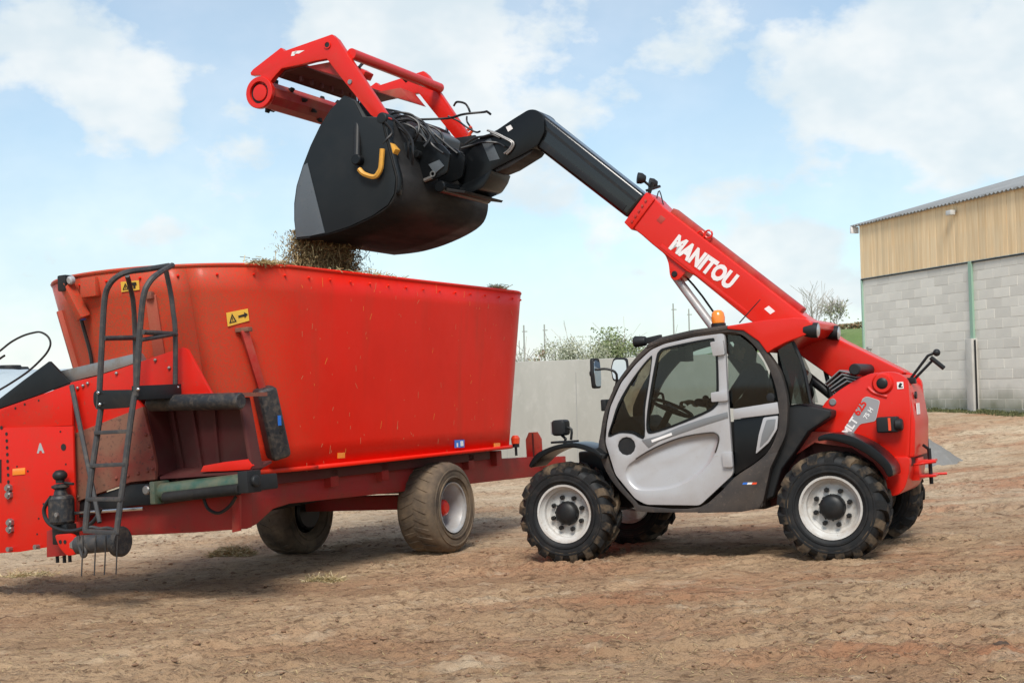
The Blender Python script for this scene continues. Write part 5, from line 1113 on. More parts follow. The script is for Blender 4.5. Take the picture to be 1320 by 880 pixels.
for k in range(nlev):
    t_ = k/(nlev-1); rows_.append([(b_[0]+(r_[0]-b_[0])*t_, b_[1]+(r_[1]-b_[1])*t_, BZ_+(RZ-BZ_)*t_) for r_, b_ in zip(rim, bot)])
NP = len(rim)
def tub_part(name, i0, i1, mt_, **k):
    ids = [i % NP for i in range(i0, i1+1)]
    return MB().sheet([[r_[i] for i in ids] for r_ in rows_]).build(name, mt_, WG, ang=40, solid=.012, **k)
fr_n = 23
near = tub_part('tub_side', -24, 8, 'tub_red'); near['label'] = 'bright red near side of the tub'
front = tub_part('tub_front', 8, 28, 'tub_red'); front['label'] = 'dusty front of the tub'
far_ = tub_part('tub_side', 28, NP-24, 'tub_red')
def lerp_ring(t_, grow=0.):
    out_ = []
    for r_, b_ in zip(rim, bot):
        p = np.array([b_[0]+(r_[0]-b_[0])*t_, b_[1]+(r_[1]-b_[1])*t_, BZ_+(RZ-BZ_)*t_]); c_ = np.array([-1.1, -.6, p[2]]); d_ = p-c_; d_[1] *= .3; d_ /= np.linalg.norm(d_); out_.append(p+d_*grow)
    return out_
rr_ = lerp_ring(1.0, .0); b = MB(); b.tube(rr_+[rr_[0], rr_[1]], .016, 6); b.build('tub_rim', 'tub_red', WG)
rr_ = lerp_ring(.0, .02); b = MB(); rows2 = [[p+np.array([0, 0, z_]) + (np.array([.03, 0, 0]) if False else 0) for p in rr_+[rr_[0]]] for z_ in (-.02, .015)]; b.sheet(rows2); b.build('tub_flange', 'tub_red', WG, solid=.05)
b = MB(); b.raw([(p[0], p[1], BZ_+.004) for p in bot], [tuple(range(NP))]); b.build('tub_floor', 'dark_red', WG, solid=.02)
# weld seam and bolts of the near side
b = MB(); i_s = NP-8
seam = [np.array(rows_[k][NP-4])*.0+np.array([-.13+.15*k/(nlev-1)+.004, -.55+.0*k, BZ_+(RZ-BZ_)*k/(nlev-1)]) for k in range(nlev)]
b.tube([p-np.array([.0035, 0, 0]) for p in seam], .0045, 5); b.build('weld_seam', 'tub_red', near)
bolt = None; rr_ = lerp_ring(.955, .012); per = [i for i in range(-18, 14)]
def along_ring(ring, step, i0, i1):
    P_ = [np.array(ring[i % NP]) for i in range(i0, i1+1)]; out_ = []; acc = 0.
    for p, q in zip(P_, P_[1:]):
        L_ = np.linalg.norm(q-p); s_ = step-acc if acc else 0.
        while s_ < L_: out_.append(p+(q-p)*s_/L_); s_ += step
        acc = (acc+L_) % step
    return out_
for p in along_ring(rr_, .30, -24, 18):
    if bolt is None: b = MB(); b.ball((0, 0, 0), .011, 8, 6); bolt = b.build('bolt', 'tub_red', WG); o = bolt
    else: o = bolt.copy(); COL.objects.link(o); o.parent = WG
    o.location = p
# feed inside the tub and on the rim
n = 3200; a_ = -2.1+2.0*rng.random(n); b_ = -2.6+4.2*rng.random(n); C = np.stack([a_, b_, RZ-.34+.22*np.exp(-((a_+1.0)**2+(b_-.1)**2)/.5)+.05*rng.random(n)], 1)
def to_world(Lc, Fm): return np.asarray(Lc)@Fm.M.T+Fm.o
D = unit(rng.normal(size=(n, 3))*np.array([1, 1, .3]))*.05; Wd = unit(np.cross(D, rng.normal(size=(n, 3))))*.02
V, F = strands(to_world(C, WF), D, Wd, None); o = soup('tub_feed', V, F, ['silage', 'straw_dark'], mi=(rng.random(n) < .4).astype(int)); tag(o, 'chopped feed lying inside the wagon tub', 'feed', kind='stuff')
def rim_straw(px, py, rx, n, seed, label):
    gs = np.random.default_rng(seed); q = WF.px(px, py, 0, -.03); C = q+np.stack([gs.normal(size=n)*.03, gs.normal(size=n)*rx, np.abs(gs.normal(size=n))*.018+.005], 1)
    D = unit(gs.normal(size=(n, 3))*np.array([1, 1, .35]))*(.02+.03*gs.random(n))[:, None]; Wd = unit(np.cross(D, gs.normal(size=(n, 3))))*.003
    V, F = strands(to_world(C, WF), D, Wd, None); o = soup('rim_straw', V, F, ['straw', 'straw_green'], mi=gs.integers(0, 2, n)); tag(o, label, 'straw', kind='stuff')
rim_straw(641, 374, .09, 260, 1, 'wisp of straw on the rear of the tub rim'); rim_straw(480, 357, .3, 200, 3, 'thin straw along the middle of the tub rim')
gs = np.random.default_rng(9); q = WF.px(350, 342, 2, RZ); C = q+np.stack([gs.normal(size=300)*.03-.02, gs.normal(size=300)*.12, np.abs(gs.normal(size=300))*.018+.004], 1); D = unit(gs.normal(size=(300, 3))*np.array([1, 1, .35]))*(.02+.03*gs.random(300))[:, None]; Wd = unit(np.cross(D, gs.normal(size=(300, 3))))*.003
V, F = strands(to_world(C, WF), D, Wd, None); o = soup('rim_straw', V, F, ['straw', 'straw_green'], mi=gs.integers(0, 2, 300)); tag(o, 'straw on the tub rim under the falling feed', 'straw', kind='stuff')
# dried splashes of feed on the near side: short streaks
n = 110; gs = np.random.default_rng(12); t_ = gs.random(n); b_ = -2.3+3.7*gs.random(n); C = np.stack([-.13+.15*t_+.012, b_, BZ_+(RZ-BZ_)*t_], 1); th = gs.normal(size=n)*.5; D = np.stack([.09*np.cos(th), np.sin(th)*.6, np.cos(th)], 1)*(.008+.035*gs.random(n)**3)[:, None]; Wd = np.stack([0*th, np.cos(th), -np.sin(th)], 1)*.0016
V, F = strands(C, D, Wd, None); o = soup('straw_splash', V, F, ['straw', 'sign_yellow'], near, mi=(gs.random(n) < .2).astype(int)); o['kind'] = 'stuff'
# stickers low on the near side
for nm, x0, y0, x1, y1, mt_ in (('sticker', 586, 567, 598, 577, 'blue'), ('reflector', 435, 583.5, 444, 590.5, 'orange_lens'), ('reflector', 636.5, 571, 644, 577, 'orange_lens')):
    z_ = WA((x0+x1)/2, (y0+y1)/2, -.10)[2]; av = -.13+.15*(z_-BZ_)/(RZ-BZ_)+.010; c4 = WAL([(x0, y1), (x1, y1-.6), (x1, y0-.6), (x0, y0)], av); b = MB(); b.prism(c4, (.006, 0, 0)); o = b.build(nm, mt_, near)
    if mt_ == 'blue':
        b = MB(); m_ = sum(c4)/4; b.box(m_+np.array([.008, .04, 0]), (.004, .05, .05)); b.box(m_+np.array([.008, -.05, -.01]), (.004, .02, .04)); b.build('sticker_print', 'white_paint', near)
# ---- chassis
def wlong(name, pts, a, th, mt_, bev=.006, par=None): return MB().prism(WAL(pts, a), (th, 0, 0)).build(name, mt_, par or WG, bev=bev)
def wcross(name, pts, b_, th, mt_, bev=.006, rd=0, par=None):
    P_ = WBL(pts, b_)
    if rd: P_ = rnd(P_, rd, 3)
    return MB().prism(P_, (0, th, 0)).build(name, mt_, par or WG, bev=bev)
wlong('side_beam', [(306, 640), (306, 682), (318, 676), (340, 656), (362, 649), (505, 634), (690, 613), (690, 588), (520, 598), (360, 613), (330, 620)], -.42, .10, 'chassis_red', .012)
b = MB(); pts = WAL([(306, 640), (306, 682), (318, 676), (340, 656), (362, 649), (505, 634), (690, 613), (690, 588), (520, 598), (360, 613), (330, 620)], -.42); b.prism([p+np.array([-1.3, 0, 0]) for p in pts], (.10, 0, 0)); b.build('side_beam', 'chassis_red', WG, bev=.012)
b = MB()
bb0 = min(p[1] for p in pts); bb1 = max(p[1] for p in pts)
b.box((-1.05, 0, .50), (1.5, .14, .14)); b.build('axle', 'chassis_red', WG, bev=.01)
b = MB(); b.box((-1.05, -.02, .70), (1.25, .5, .2)); b.build('axle_mount', 'dark_red', WG, bev=.01)
for yy in (-1.6, -.8, .8, 1.4):
    b = MB(); b.box((-1.05, yy, .84), (1.6, .12, .16)); b.build('cross_member', 'chassis_red', WG, bev=.01)
b = MB(); b.box((-1.1, -.6, .89), (1.7, 3.6, .10)); b.build('sub_frame', 'dark_red', WG, bev=.01)
b = MB(); b.cyl((-1.1, -1.4, .72), (-1.1, -1.4, .94), .3, n=20); b.cyl((-1.1, .5, .72), (-1.1, .5, .94), .3, n=20); b.tube([(-1.1, -1.5, .6), (-1.1, .5, .66)], .05, 8); b.build('auger_drive', 'plastic_dark', WG)
for k, h_ in enumerate((((400, 601), (430, 607), (455, 605), (470, 600)), ((420, 606), (445, 604), (490, 596)), ((455, 598), (478, 604), (480, 608)))):
    b = MB(); b.tube([WA(x, y, -.34) for x, y in h_], .012, 6, 4); b.build('hydraulic_hose', 'hose', WG)
# rear: hazard plates, tail lamp
b = MB(); b.box(WA(700, 600, -.40)+np.array([-.6, 0, 0]), (1.75, .10, .2)); b.build('rear_bumper', 'chassis_red', WG, bev=.01)
b = MB(); c_ = WA(688, 575, -.35); b.prism([c_+np.array([x, 0, z]) for x, z in ((-.10, -.17), (.10, -.17), (.10, .08), (.055, .16), (-.055, .16), (-.10, .08))], (0, .02, 0)); b.build('hazard_plate', 'red_frame', WG, bev=.004); b = MB(); b.box(c_+np.array([0, -.012, .0]), (.012, .02, .3)); b.build('plate_rib', 'dark_red', WG)
c_ = WA(664.5, 568, -.22); b = MB(); b.lathe(c_, (0, 0, 1), [(0, -.03), (.045, -.03), (.05, .03), (.03, .06), (0, .065)], 14); o = b.build('tail_lamp', 'orange_red', WG); b = MB(); b.cyl(c_+np.array([0, 0, -.16]), c_+np.array([0, 0, -.03]), .015, n=8); b.cyl(c_+np.array([0, 0, -.07]), c_+np.array([0, 0, -.03]), .04, n=12); b.build('lamp_post', 'black_metal', o)
# ---- wheels
b = tyre_builder(.44, .42, .235, 26, .010, .13, .10, 0, .78); 
wt = b.build('tyre', 'wagon_rubber', None, ang=40)
b = MB(); b.lathe((0, 0, 0), (0, 1, 0), [(.232, -.19), (.244, -.195), (.244, -.175), (.226, -.16), (.214, -.12), (.205, -.02), (.195, .02), (.14, .03), (0, .03)], 40); wr_ = b.build('rim', 'rim_grey', None, ang=30)
b = MB(); b.lathe((0, 0, 0), (0, -1, 0), [(0, .115), (.05, .115), (.075, .095), (.085, .05), (.10, .03), (.10, -.06)], 20); wh = b.build('wheel', 'red_paint', None)
b = MB(); b.cyl((0, 0, 0), (0, -.03, 0), .014, n=6); nt_ = b.build('wheel_nut', 'steel', None)
b = MB(); b.lathe((0, 0, 0), (0, 1, 0), [(0, .19), (.17, .19), (.19, .17), (.19, .06), (.225, .045), (.225, .03)], 28); dr0 = b.build('brake_drum', 'plastic_dark', None); dr0.parent = wh
wt.parent = wh; wr_.parent = wh
for k in range(8):
    o = nt_ if k == 0 else nt_.copy()
    if k: COL.objects.link(o)
    a = 2*math.pi*k/8; o.parent = wh; o.location = (.125*math.cos(a), .03, .125*math.sin(a))
wh.parent = WG; wh.location = (-.21, 0, .435); wh.rotation_euler = (0, 0, R(90)); wh['label'] = 'near wagon wheel with grey rim and red hub'
o = copy_tree(wh, WG); o.location = (-1.92, 0, .435); o.rotation_euler = (0, 0, R(-90)); o['label'] = 'far wagon wheel, its dark inner side showing'
# ---- front assembly
BF = -3.36
gus = wcross('front_plate', [(90.5, 493), (125, 484.5), (172, 469), (235, 447.5), (241, 450), (274, 511), (238, 514), (176, 514), (184, 524), (178, 560), (92, 560)], BF, .03, 'panel_red', .004); gus['label'] = 'red front plate with slanting upper edge'
b = MB(); g0 = WBL([(77, 478), (125, 467), (176, 455), (180, 466), (127, 483), (88, 492)], BF+.04); b.prism(g0, (0, .32, 0)); b.build('front_ledge', 'steel', WG, bev=.004)
wcross('chute_cheek', [(92, 560), (184, 524), (194, 565), (201, 600), (200, 618), (168, 621), (124, 636.5), (97, 647), (95, 600)], BF-.004, .03, 'dirty_red', .004)
b = MB()
for k, (x, y) in enumerate(((100, 500), (107, 497), (113, 494), (150, 481), (200, 464), (218, 474), (188, 560), (192, 575), (196, 590), (197, 604), (190, 607), (178, 610), (165, 613), (150, 616), (100, 640))):
    b = MB(); q = WB(x, y, BF-.008); b.ball(q, .014, 8, 6); b.build('bolt', 'steel' if k < 6 else 'dirty_red', gus)
# chute recess: back wall, floor, right cheek; dirty dark red with the recess shade put into the colour
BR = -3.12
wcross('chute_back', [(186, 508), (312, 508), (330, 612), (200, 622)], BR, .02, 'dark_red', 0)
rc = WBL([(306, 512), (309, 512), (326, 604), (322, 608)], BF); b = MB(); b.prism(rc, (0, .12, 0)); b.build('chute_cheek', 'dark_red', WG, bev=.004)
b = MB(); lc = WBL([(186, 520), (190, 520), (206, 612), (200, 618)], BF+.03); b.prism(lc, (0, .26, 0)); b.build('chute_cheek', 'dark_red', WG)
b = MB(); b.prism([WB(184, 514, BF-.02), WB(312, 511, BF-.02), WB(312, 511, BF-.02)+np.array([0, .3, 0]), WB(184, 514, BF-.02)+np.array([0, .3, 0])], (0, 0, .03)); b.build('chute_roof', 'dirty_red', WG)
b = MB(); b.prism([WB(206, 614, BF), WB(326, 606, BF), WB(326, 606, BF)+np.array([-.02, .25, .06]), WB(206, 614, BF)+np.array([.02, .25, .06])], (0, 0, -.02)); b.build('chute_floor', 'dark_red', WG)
wcross('chute_lip', [(258, 608), (262, 600), (290, 595), (319, 591.5), (325, 600), (322, 605), (290, 607)], BF-.01, .03, 'panel_red', .004)
for x0, x1 in ((222, 238), (248, 262), (276, 284)):
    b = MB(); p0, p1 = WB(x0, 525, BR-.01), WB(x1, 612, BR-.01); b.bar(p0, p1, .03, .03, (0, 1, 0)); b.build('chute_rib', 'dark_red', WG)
b = MB(); r0, r1 = WB(194, 519.5, BF-.14), WB(311, 516.5, BF-.14); b.cyl(r0, r1, .062, n=18, bev=.01); rl = b.build('chute_roller', 'tyre_box', WG); b = MB(); dr_ = (r0-r1)/np.linalg.norm(r0-r1); b.cyl(r0, r0+dr_*.012, .042, n=14); b.build('roller_hole', 'steel', rl)
# hydraulic cylinders of the chute door
b = MB(); g0_, g1_ = WB(206, 634, BF-.10), WB(316, 621, BF-.10); b.cyl(g0_, g1_, .066, n=18, bev=.012); o = b.build('door_cylinder', 'green_steel', WG)
b = MB(); b.cyl(g1_, g1_+(g1_-g0_)*.14, .045, n=12, bev=.01); b.box(g1_+(g1_-g0_)*.05, (.09, .16, .16)); b.build('cylinder_end', 'plastic_dark', o, bev=.01)
b = MB(); b.box(g0_, (.05, .17, .17)); b.build('cylinder_clamp', 'green_steel', o, bev=.01)
b = MB(); q0, q1 = WB(212, 641, BF-.16), WB(309, 630, BF-.16); b.cyl(q0, q1, .042, n=14, bev=.008); b.build('guard_tube', 'bucket_worn', WG)
b = MB(); b.cyl(WB(97, 661, BF-.12), WB(185, 655, BF-.12), .014, n=10); b.build('piston_rod', 'chrome', WG)
wcross('slide_housing', [(97, 648), (124, 638), (168, 624), (202, 622), (330, 612), (332, 632), (206, 650), (168, 652), (97, 668)], BF+.02, .25, 'plastic_dark', .01)
q = WB(193, 631, BF-.03); b = MB(); b.cyl(q, q+np.array([0, -.05, 0]), .036, n=14, bev=.008); b.build('pivot_cap', 'steel', WG)
for h_ in (((262, 640), (268, 655), (282, 661), (296, 652), (304, 640)), ((284, 636), (294, 632), (300, 636)),):
    b = MB(); b.tube([WB(x, y, BF-.02) for x, y in h_], .013, 6, 4); b.build('hydraulic_hose', 'hose', WG)
# front cross member
wcross('front_beam', [(60, 660), (97, 652), (200, 640), (308, 634), (308, 682), (250, 686), (165, 690), (97, 700), (60, 700)], BF+.10, .16, 'chassis_red', .01)
wcross('beam_plate', [(299, 640), (308, 638), (308, 684), (299, 686)], BF+.06, .03, 'red_frame', .004)
# ---- left conveyor box
BX = -3.42
pan = wcross('conveyor_panel', [(-60, 547), (0, 527), (40, 513), (92, 494.5), (93, 548), (-60, 556)], BX, .02, 'panel_red', .004); pan['label'] = 'upper red conveyor panel'
pl_ = wcross('conveyor_panel', [(-60, 553), (93.5, 548.8), (96, 640), (97, 700), (54, 706), (25, 711), (-60, 716)], BX-.012, .02, 'panel_red', .004); pl_['label'] = 'lower red conveyor panel with holes and a small A badge'
b = MB(); bx = WBL([(-60, 560), (92, 500), (97, 645), (94, 695), (-60, 710)], BX+.03); b.prism(bx, (0, .35, 0)); b.build('conveyor_box', 'red_frame', WG, bev=.01)
for k in range(8):
    b = MB(); q = WB(8.5+k*.35, 559+k*8.8, BX-.0125); b.cyl(q, q+np.array([0, -.003, 0]), .0145, n=10); b.build('hole', 'ink', pl_)
for (x, y, r_) in ((82, 576, .028), (2, 551, .016), (32, 521, .01), (20, 526, .01), (50, 516, .008), (78, 556, .008), (85, 598, .008), (22, 601, .008), (36, 607, .008), (56, 649, .008), (48, 688, .008), (50, 668, .008)):
    b = MB(); q = WB(x, y, BX-.0125 if y > 549 else BX-.0005); b.cyl(q, q+np.array([0, -.003, 0]), r_, n=12); b.build('hole', 'ink', pl_)
for (x, y) in ((13, 628.5), (13.5, 637.5), (15, 673), (15, 681.5), (15, 707), (50, 704)):
    b = MB(); q = WB(x, y, BX-.012); b.cyl(q, q+np.array([0, -.03, 0]), .034 if y < 700 else .018, n=6); b.cyl(q+np.array([0, -.03, 0]), q+np.array([0, -.045, 0]), .02, n=10); b.build('bolt', 'steel', pl_)
wcross('reflector', [(16, 604), (32, 602.5), (32, 611), (16, 612.5)], BX-.018, .008, 'orange_lens', .002, par=pl_)
b = MB(); q = WB(48.5, 583, BX-.0145); e_ = WB(59, 583, BX-.0145)-q; ex = e_/np.linalg.norm(e_); text_into(b, 'A', q, (1, 0, 0), (0, 0, 1), .10, .006); b.build('lettering', 'silver', pl_)
wcross('badge_cut', [(-2, 592), (1.5, 592), (1.5, 622), (-2, 622)], BX-.016, .006, 'ink', 0, par=pl_)
# dark rubber cover above the conveyor, standing on a slant
b = MB(); cv = WBL([(-50, 548), (0, 513), (30, 490), (63, 465.5), (90, 493), (40, 512), (0, 526), (-50, 544)], BX+.06); b.prism(cv, (0, .03, 0)); b.build('rubber_cover', 'bucket_black', WG, bev=.004)
b = MB(); b.tube(WBL([(-10, 458), (0, 452), (14, 441), (29, 433), (42, 429), (52, 428), (61, 433), (65, 441), (63, 450), (55, 461), (37, 478), (15, 493), (0, 502), (-10, 508)], BX-.15), .0085, 6, 5); b.build('cable_loop', 'hose', WG)
b = MB(); b.tube(WBL([(-5, 466), (0, 462), (6, 458)], BX-.1), .009, 6, 3); b.build('cable_end', 'hose', WG)
# steel rod leaning from the box
b = MB(); b.cyl(WB(92.5, 497, BX-.03), WB(128.5, 673, BX-.28), .021, .017, 10); b.build('steel_rod', 'ladder_steel', WG)
# oil pump with reservoir
b = MB(); q = WB(79, 655, BX-.10); b.lathe(q, (0, 0, 1), [(0, -.12), (.088, -.12), (.10, -.10), (.10, .08), (.088, .10), (.055, .11), (.045, .15), (.07, .165), (.07, .18), (.035, .195), (0, .195)], 22); pump = b.build('oil_reservoir', 'tyre_box', WG, ang=30)
b = MB(); b.ball(q+np.array([0, 0, .26]), (.06, .06, .045)); b.cyl(q+np.array([0, 0, .2]), q+np.array([0, 0, .3]), .035, n=10); b.tube([q+np.array([.05, 0, .2]), q+np.array([.16, -.02, .19])], .012, 6); b.build('breather_cap', 'plastic_dark', pump)
b = MB(); b.box(q+np.array([.02, .02, -.2]), (.16, .14, .16)); b.build('pump_block', 'black_metal', pump, bev=.01)
b = MB(); b.cyl(q+np.array([.07, -.11, -.04]), q+np.array([.07, -.125, -.04]), .018, n=10); b.build('plug', 'steel', pump)
b = MB(); b.tube([WB(x, y, BX-.18) for x, y in ((66, 640), (57, 655), (60, 670), (72, 680), (90, 684), (108, 680), (122, 670), (130, 655))], .016, 8, 5); b.build('hydraulic_hose', 'hose', WG)
# winch roller with chain rod and tines at the bottom
wcross('roller_bracket', [(60, 684), (98, 672), (99, 714), (60, 718)], BX-.05, .12, 'chassis_red', .006)
wcross('bracket_ear', [(70, 689), (92, 687), (98, 694), (97, 715), (86, 716), (76, 705)], BX-.20, .03, 'panel_red', .004, rd=.03)
for (x, y) in ((78, 698), (84, 698)):
    b = MB(); q = WB(x, y, BX-.20); b.cyl(q, q+np.array([0, -.004, 0]), .016, n=10); b.build('hole', 'ink', WG)
b = MB(); q0, q1 = WB(101, 702, BX-.26), WB(152, 697.5, BX-.26); b.cyl(q0, q1, .072, n=20, bev=.008); rol = b.build('lower_roller', 'ladder_steel', WG)
b = MB(); b.cyl(q1+np.array([-.02, 0, 0]), q1+np.array([.055, 0, 0]), .115, n=24, bev=.02); b.build('roller_flange', 'tyre_box', rol); b = MB(); b.cyl(q0+np.array([-.06, 0, 0]), q0+np.array([.01, 0, 0]), .036, n=6); b.build('roller_nut', 'steel', rol)
b = MB(); b.tube([WB(x, y, BX-.32) for x, y in ((101, 690), (103, 706), (107, 717), (111, 712), (108, 700))], .014, 6, 4); b.build('hook', 'ladder_steel', rol)
for k, x in enumerate((105, 121.5, 134.5, 149.5)):
    b = MB(); b.tube([WB(x+2, 690, BX-.35), WB(x+1.2, 712, BX-.34), WB(x, 742-k*.8, BX-.33)], .0055, 5, 3); b.build('tine', 'ladder_steel', rol)
b = MB(); b.tube([WB(x, y, BX-.28) for x, y in ((108, 683), (118, 679), (128, 681), (138, 680), (146, 682))], .014, 6, 4); b.build('chain', 'ladder_steel', rol)
for (x, y) in ((74, 720), (83, 720), (90, 719)):
    b = MB(); q = WB(x, y, BX-.0); b.cyl(q+np.array([0, 0, .05]), q+np.array([0, 0, -.03]), .014, n=8); b.build('bolt', 'black_metal', WG)
# ---- ladder with hand hoops and platform
LB, RB_ = -3.92, -3.46
ld = empty('ladder'); ld.parent = WG
def wt_(pts, k=4, r_=.022, name='rail', mt_='ladder_steel', n_=8, par=ld):
    b = MB(); b.tube(pts, r_, n_, k); return b.build(name, mt_, par)
def mixb(pts, bs): return [WB(x, y, b_) for (x, y), b_ in zip(pts, bs)]
wt_(mixb([(127, 527), (130, 470), (132, 430), (135, 385), (141, 367), (152, 356), (167, 350), (190, 347), (218, 342.5)], [LB, LB, LB, LB, LB, LB+.02, LB+.08, LB+.25, RB_]), name='hoop')
wt_(mixb([(164, 355), (169, 375), (172, 392), (174, 430), (175, 497)], [LB+.12, RB_-.2, RB_-.15, RB_-.1, RB_-.1]), r_=.019, name='hoop_post')
wt_(mixb([(175, 510), (177, 480), (181, 417), (185, 382), (191, 366), (202, 354), (222, 342)], [LB, LB, LB, LB, LB+.03, LB+.12, RB_]), name='hoop')
wt_(mixb([(214, 349), (220, 378), (223, 400), (226, 430), (226, 500)], [RB_-.06, RB_, RB_, RB_, RB_]), r_=.019, name='hoop_post')
wt_(mixb([(134, 436), (175, 435)], [LB, RB_-.1]), 0, .019, 'hand_bar'); wt_(mixb([(184, 428), (227, 430.5)], [LB, RB_]), 0, .019, 'hand_bar'); wt_(mixb([(182, 438), (205, 434), (227, 430)], [LB, LB+.2, RB_]), 0, .016, 'hand_bar')
wt_(mixb([(130, 527), (124, 570), (118, 610), (112, 660), (110, 684)], [LB, LB-.03, LB-.06, LB-.1, LB-.11]), 2, .022); wt_(mixb([(174, 505), (168, 545), (160, 610), (150, 688)], [LB, LB-.03, LB-.06, LB-.11]), 2, .022)
for (xa, ya, xb_, yb, bb) in ((124, 557.5, 168, 555.5, LB-.03), (118, 600, 163, 598, LB-.055), (113, 643, 158, 643, LB-.085), (110, 684, 151, 686, LB-.11)):
    b = MB(); b.bar(WB(xa, ya, bb), WB(xb_, yb, bb), .05, .028); b.build('rung', 'ladder_steel', ld, bev=.004)
b = MB(); b.prism(rnd(WBL([(120, 503), (171, 502), (173, 512), (167, 525), (125, 528), (120, 521)], LB-.02), .04, 3), (0, .02, 0)); b.build('platform_front', 'black_metal', ld, bev=.004)
f0, f1 = WB(172, 506, LB-.01), WB(234, 503, RB_+.02); b = MB(); b.prism([f0+np.array([0, 0, -.055]), f1+np.array([0, 0, -.055]), f1+np.array([0, 0, .05]), f0+np.array([0, 0, .05])], (-.02, .004, 0)); b.build('platform_side', 'black_metal', ld, bev=.004)
f2 = f0+np.array([-.40, 0, 0]); f3 = f1+np.array([-.40, 0, 0]); b = MB(); b.prism([f0+np.array([-.02, .02, .02]), f1+np.array([-.02, 0, .02]), f3+np.array([0, 0, .02]), f2+np.array([0, .02, .02])], (0, 0, -.02)); b.build('platform_deck', 'ladder_steel', ld)
for (x, y, bb) in ((127, 506, LB-.022), (129, 521, LB-.022), (178, 501.5, LB), (229, 499, RB_)):
    b = MB(); q = WB(x, y, bb-.01); b.ball(q, .014, 8, 6); b.build('bolt', 'chrome', ld)
# ---- sensor arm with weight box and warning signs on the tub
def surf_b(x, y):                                                   # point on the front wall of the tub
    best = None
    d = WF.M.T@ray(x, y); c_ = WF.M.T@(CAM-WF.o)
    for k in range(nlev-1):
        for i in range(NP):
            q4 = [np.array(rows_[k][i]), np.array(rows_[k][(i+1) % NP]), np.array(rows_[k+1][(i+1) % NP]), np.array(rows_[k+1][i])]
            for tri in ((0, 1, 2), (0, 2, 3)):
                A, B_, C_ = (q4[j] for j in tri); n_ = np.cross(B_-A, C_-A); den = n_@d
                if abs(den) < 1e-9: continue
                t_ = (n_@(A-c_))/den
                if t_ < 1: continue
                p = c_+t_*d; ok = all(np.dot(np.cross(v2-v1, p-v1), n_) >= -1e-9 for v1, v2 in ((A, B_), (B_, C_), (C_, A)))
                if ok and (best is None or t_ < best[0]): best = (t_, p, n_/np.linalg.norm(n_)*(-1 if den > 0 else 1))
    if best is None: return WF.px(x, y, 0, -.10), np.array([.7, -.7, 0])
    return best[1], best[2]
def decal(corners, lift, mt_, name, th=.004, par=WG):
    P_ = []
    for x, y in corners: p, n_ = surf_b(x, y); P_.append(p+n_*lift)
    n_ = surf_b(sum(c_[0] for c_ in corners)/4, sum(c_[1] for c_ in corners)/4)[1]
    b = MB(); b.prism(P_, n_*th); return b.build(name, mt_, par), P_, n_
def warn(corners, par):
    o, P_, n_ = decal(corners, .012, 'sign_yellow', 'warning_sign', par=par); bl, br, tr_, tl = P_; ex, ey = (br-bl), (tl-bl); l0 = n_*.006
    def pt(u_, v_): return bl+ex*u_+ey*v_+l0
    b = MB(); b.holed([pt(.08, .2), pt(.42, .2), pt(.25, .85)], [[pt(.15, .26), pt(.35, .26), pt(.25, .68)]], n_*.002); b.build('sign_print', 'ink', o)
    b = MB(); b.prism([pt(.235, .3), pt(.265, .3), pt(.265, .55), pt(.235, .55)], n_*.002); b.build('sign_print', 'ink', o)
    return o, pt, n_
o, pt, n_ = warn([(158, 376), (181, 373), (180, 361), (157, 363)], WG)
b = MB(); b.prism([pt(.68, .2), pt(.8, .2), pt(.8, .5), pt(.88, .55), pt(.84, .8), pt(.62, .8), pt(.6, .55), pt(.68, .5)], n_*.002); b.build('sign_print', 'ink', o)
o, pt, n_ = warn([(293, 420.5), (320.5, 413), (318.5, 397.5), (291, 403)], WG)
b = MB(); b.prism([pt(.52, .42), pt(.8, .42), pt(.8, .28), pt(.96, .5), pt(.8, .72), pt(.8, .58), pt(.52, .58)], n_*.002); b.build('sign_print', 'ink', o)
s0, n0 = surf_b(312, 424); s1, n1_ = surf_b(334, 502); 
b = MB(); b.box(s0+n0*.05, (.13, .06, .035)); b.build('sensor_plate', 'dirty_red', WG, bev=.005)
b = MB(); b.bar(s0+n0*.06, s1+n1_*.07, .06, .06, n0); b.build('sensor_arm', 'red_frame', WG, bev=.006)
s2, n2_ = surf_b(352, 588); c_a, c_b = s1+n1_*.10+np.array([0, 0, .03]), s2+n2_*.10
b = MB(); b.bar(c_a, c_b, .17, .16, n1_); b.build('weight_box', 'tyre_box', WG, bev=.045, seg=3)
md = (c_a*.45+c_b*.55)+n1_*.092; b = MB(); b.box(md+np.array([.03, 0, .06]), (.03, .006, .08)); b.build('sticker', 'blue', WG); b = MB(); b.cyl(md+np.array([.04, 0, -.04]), md+np.array([.04, -.01, -.04]), .012, n=8); b.build('hole', 'ink', WG)
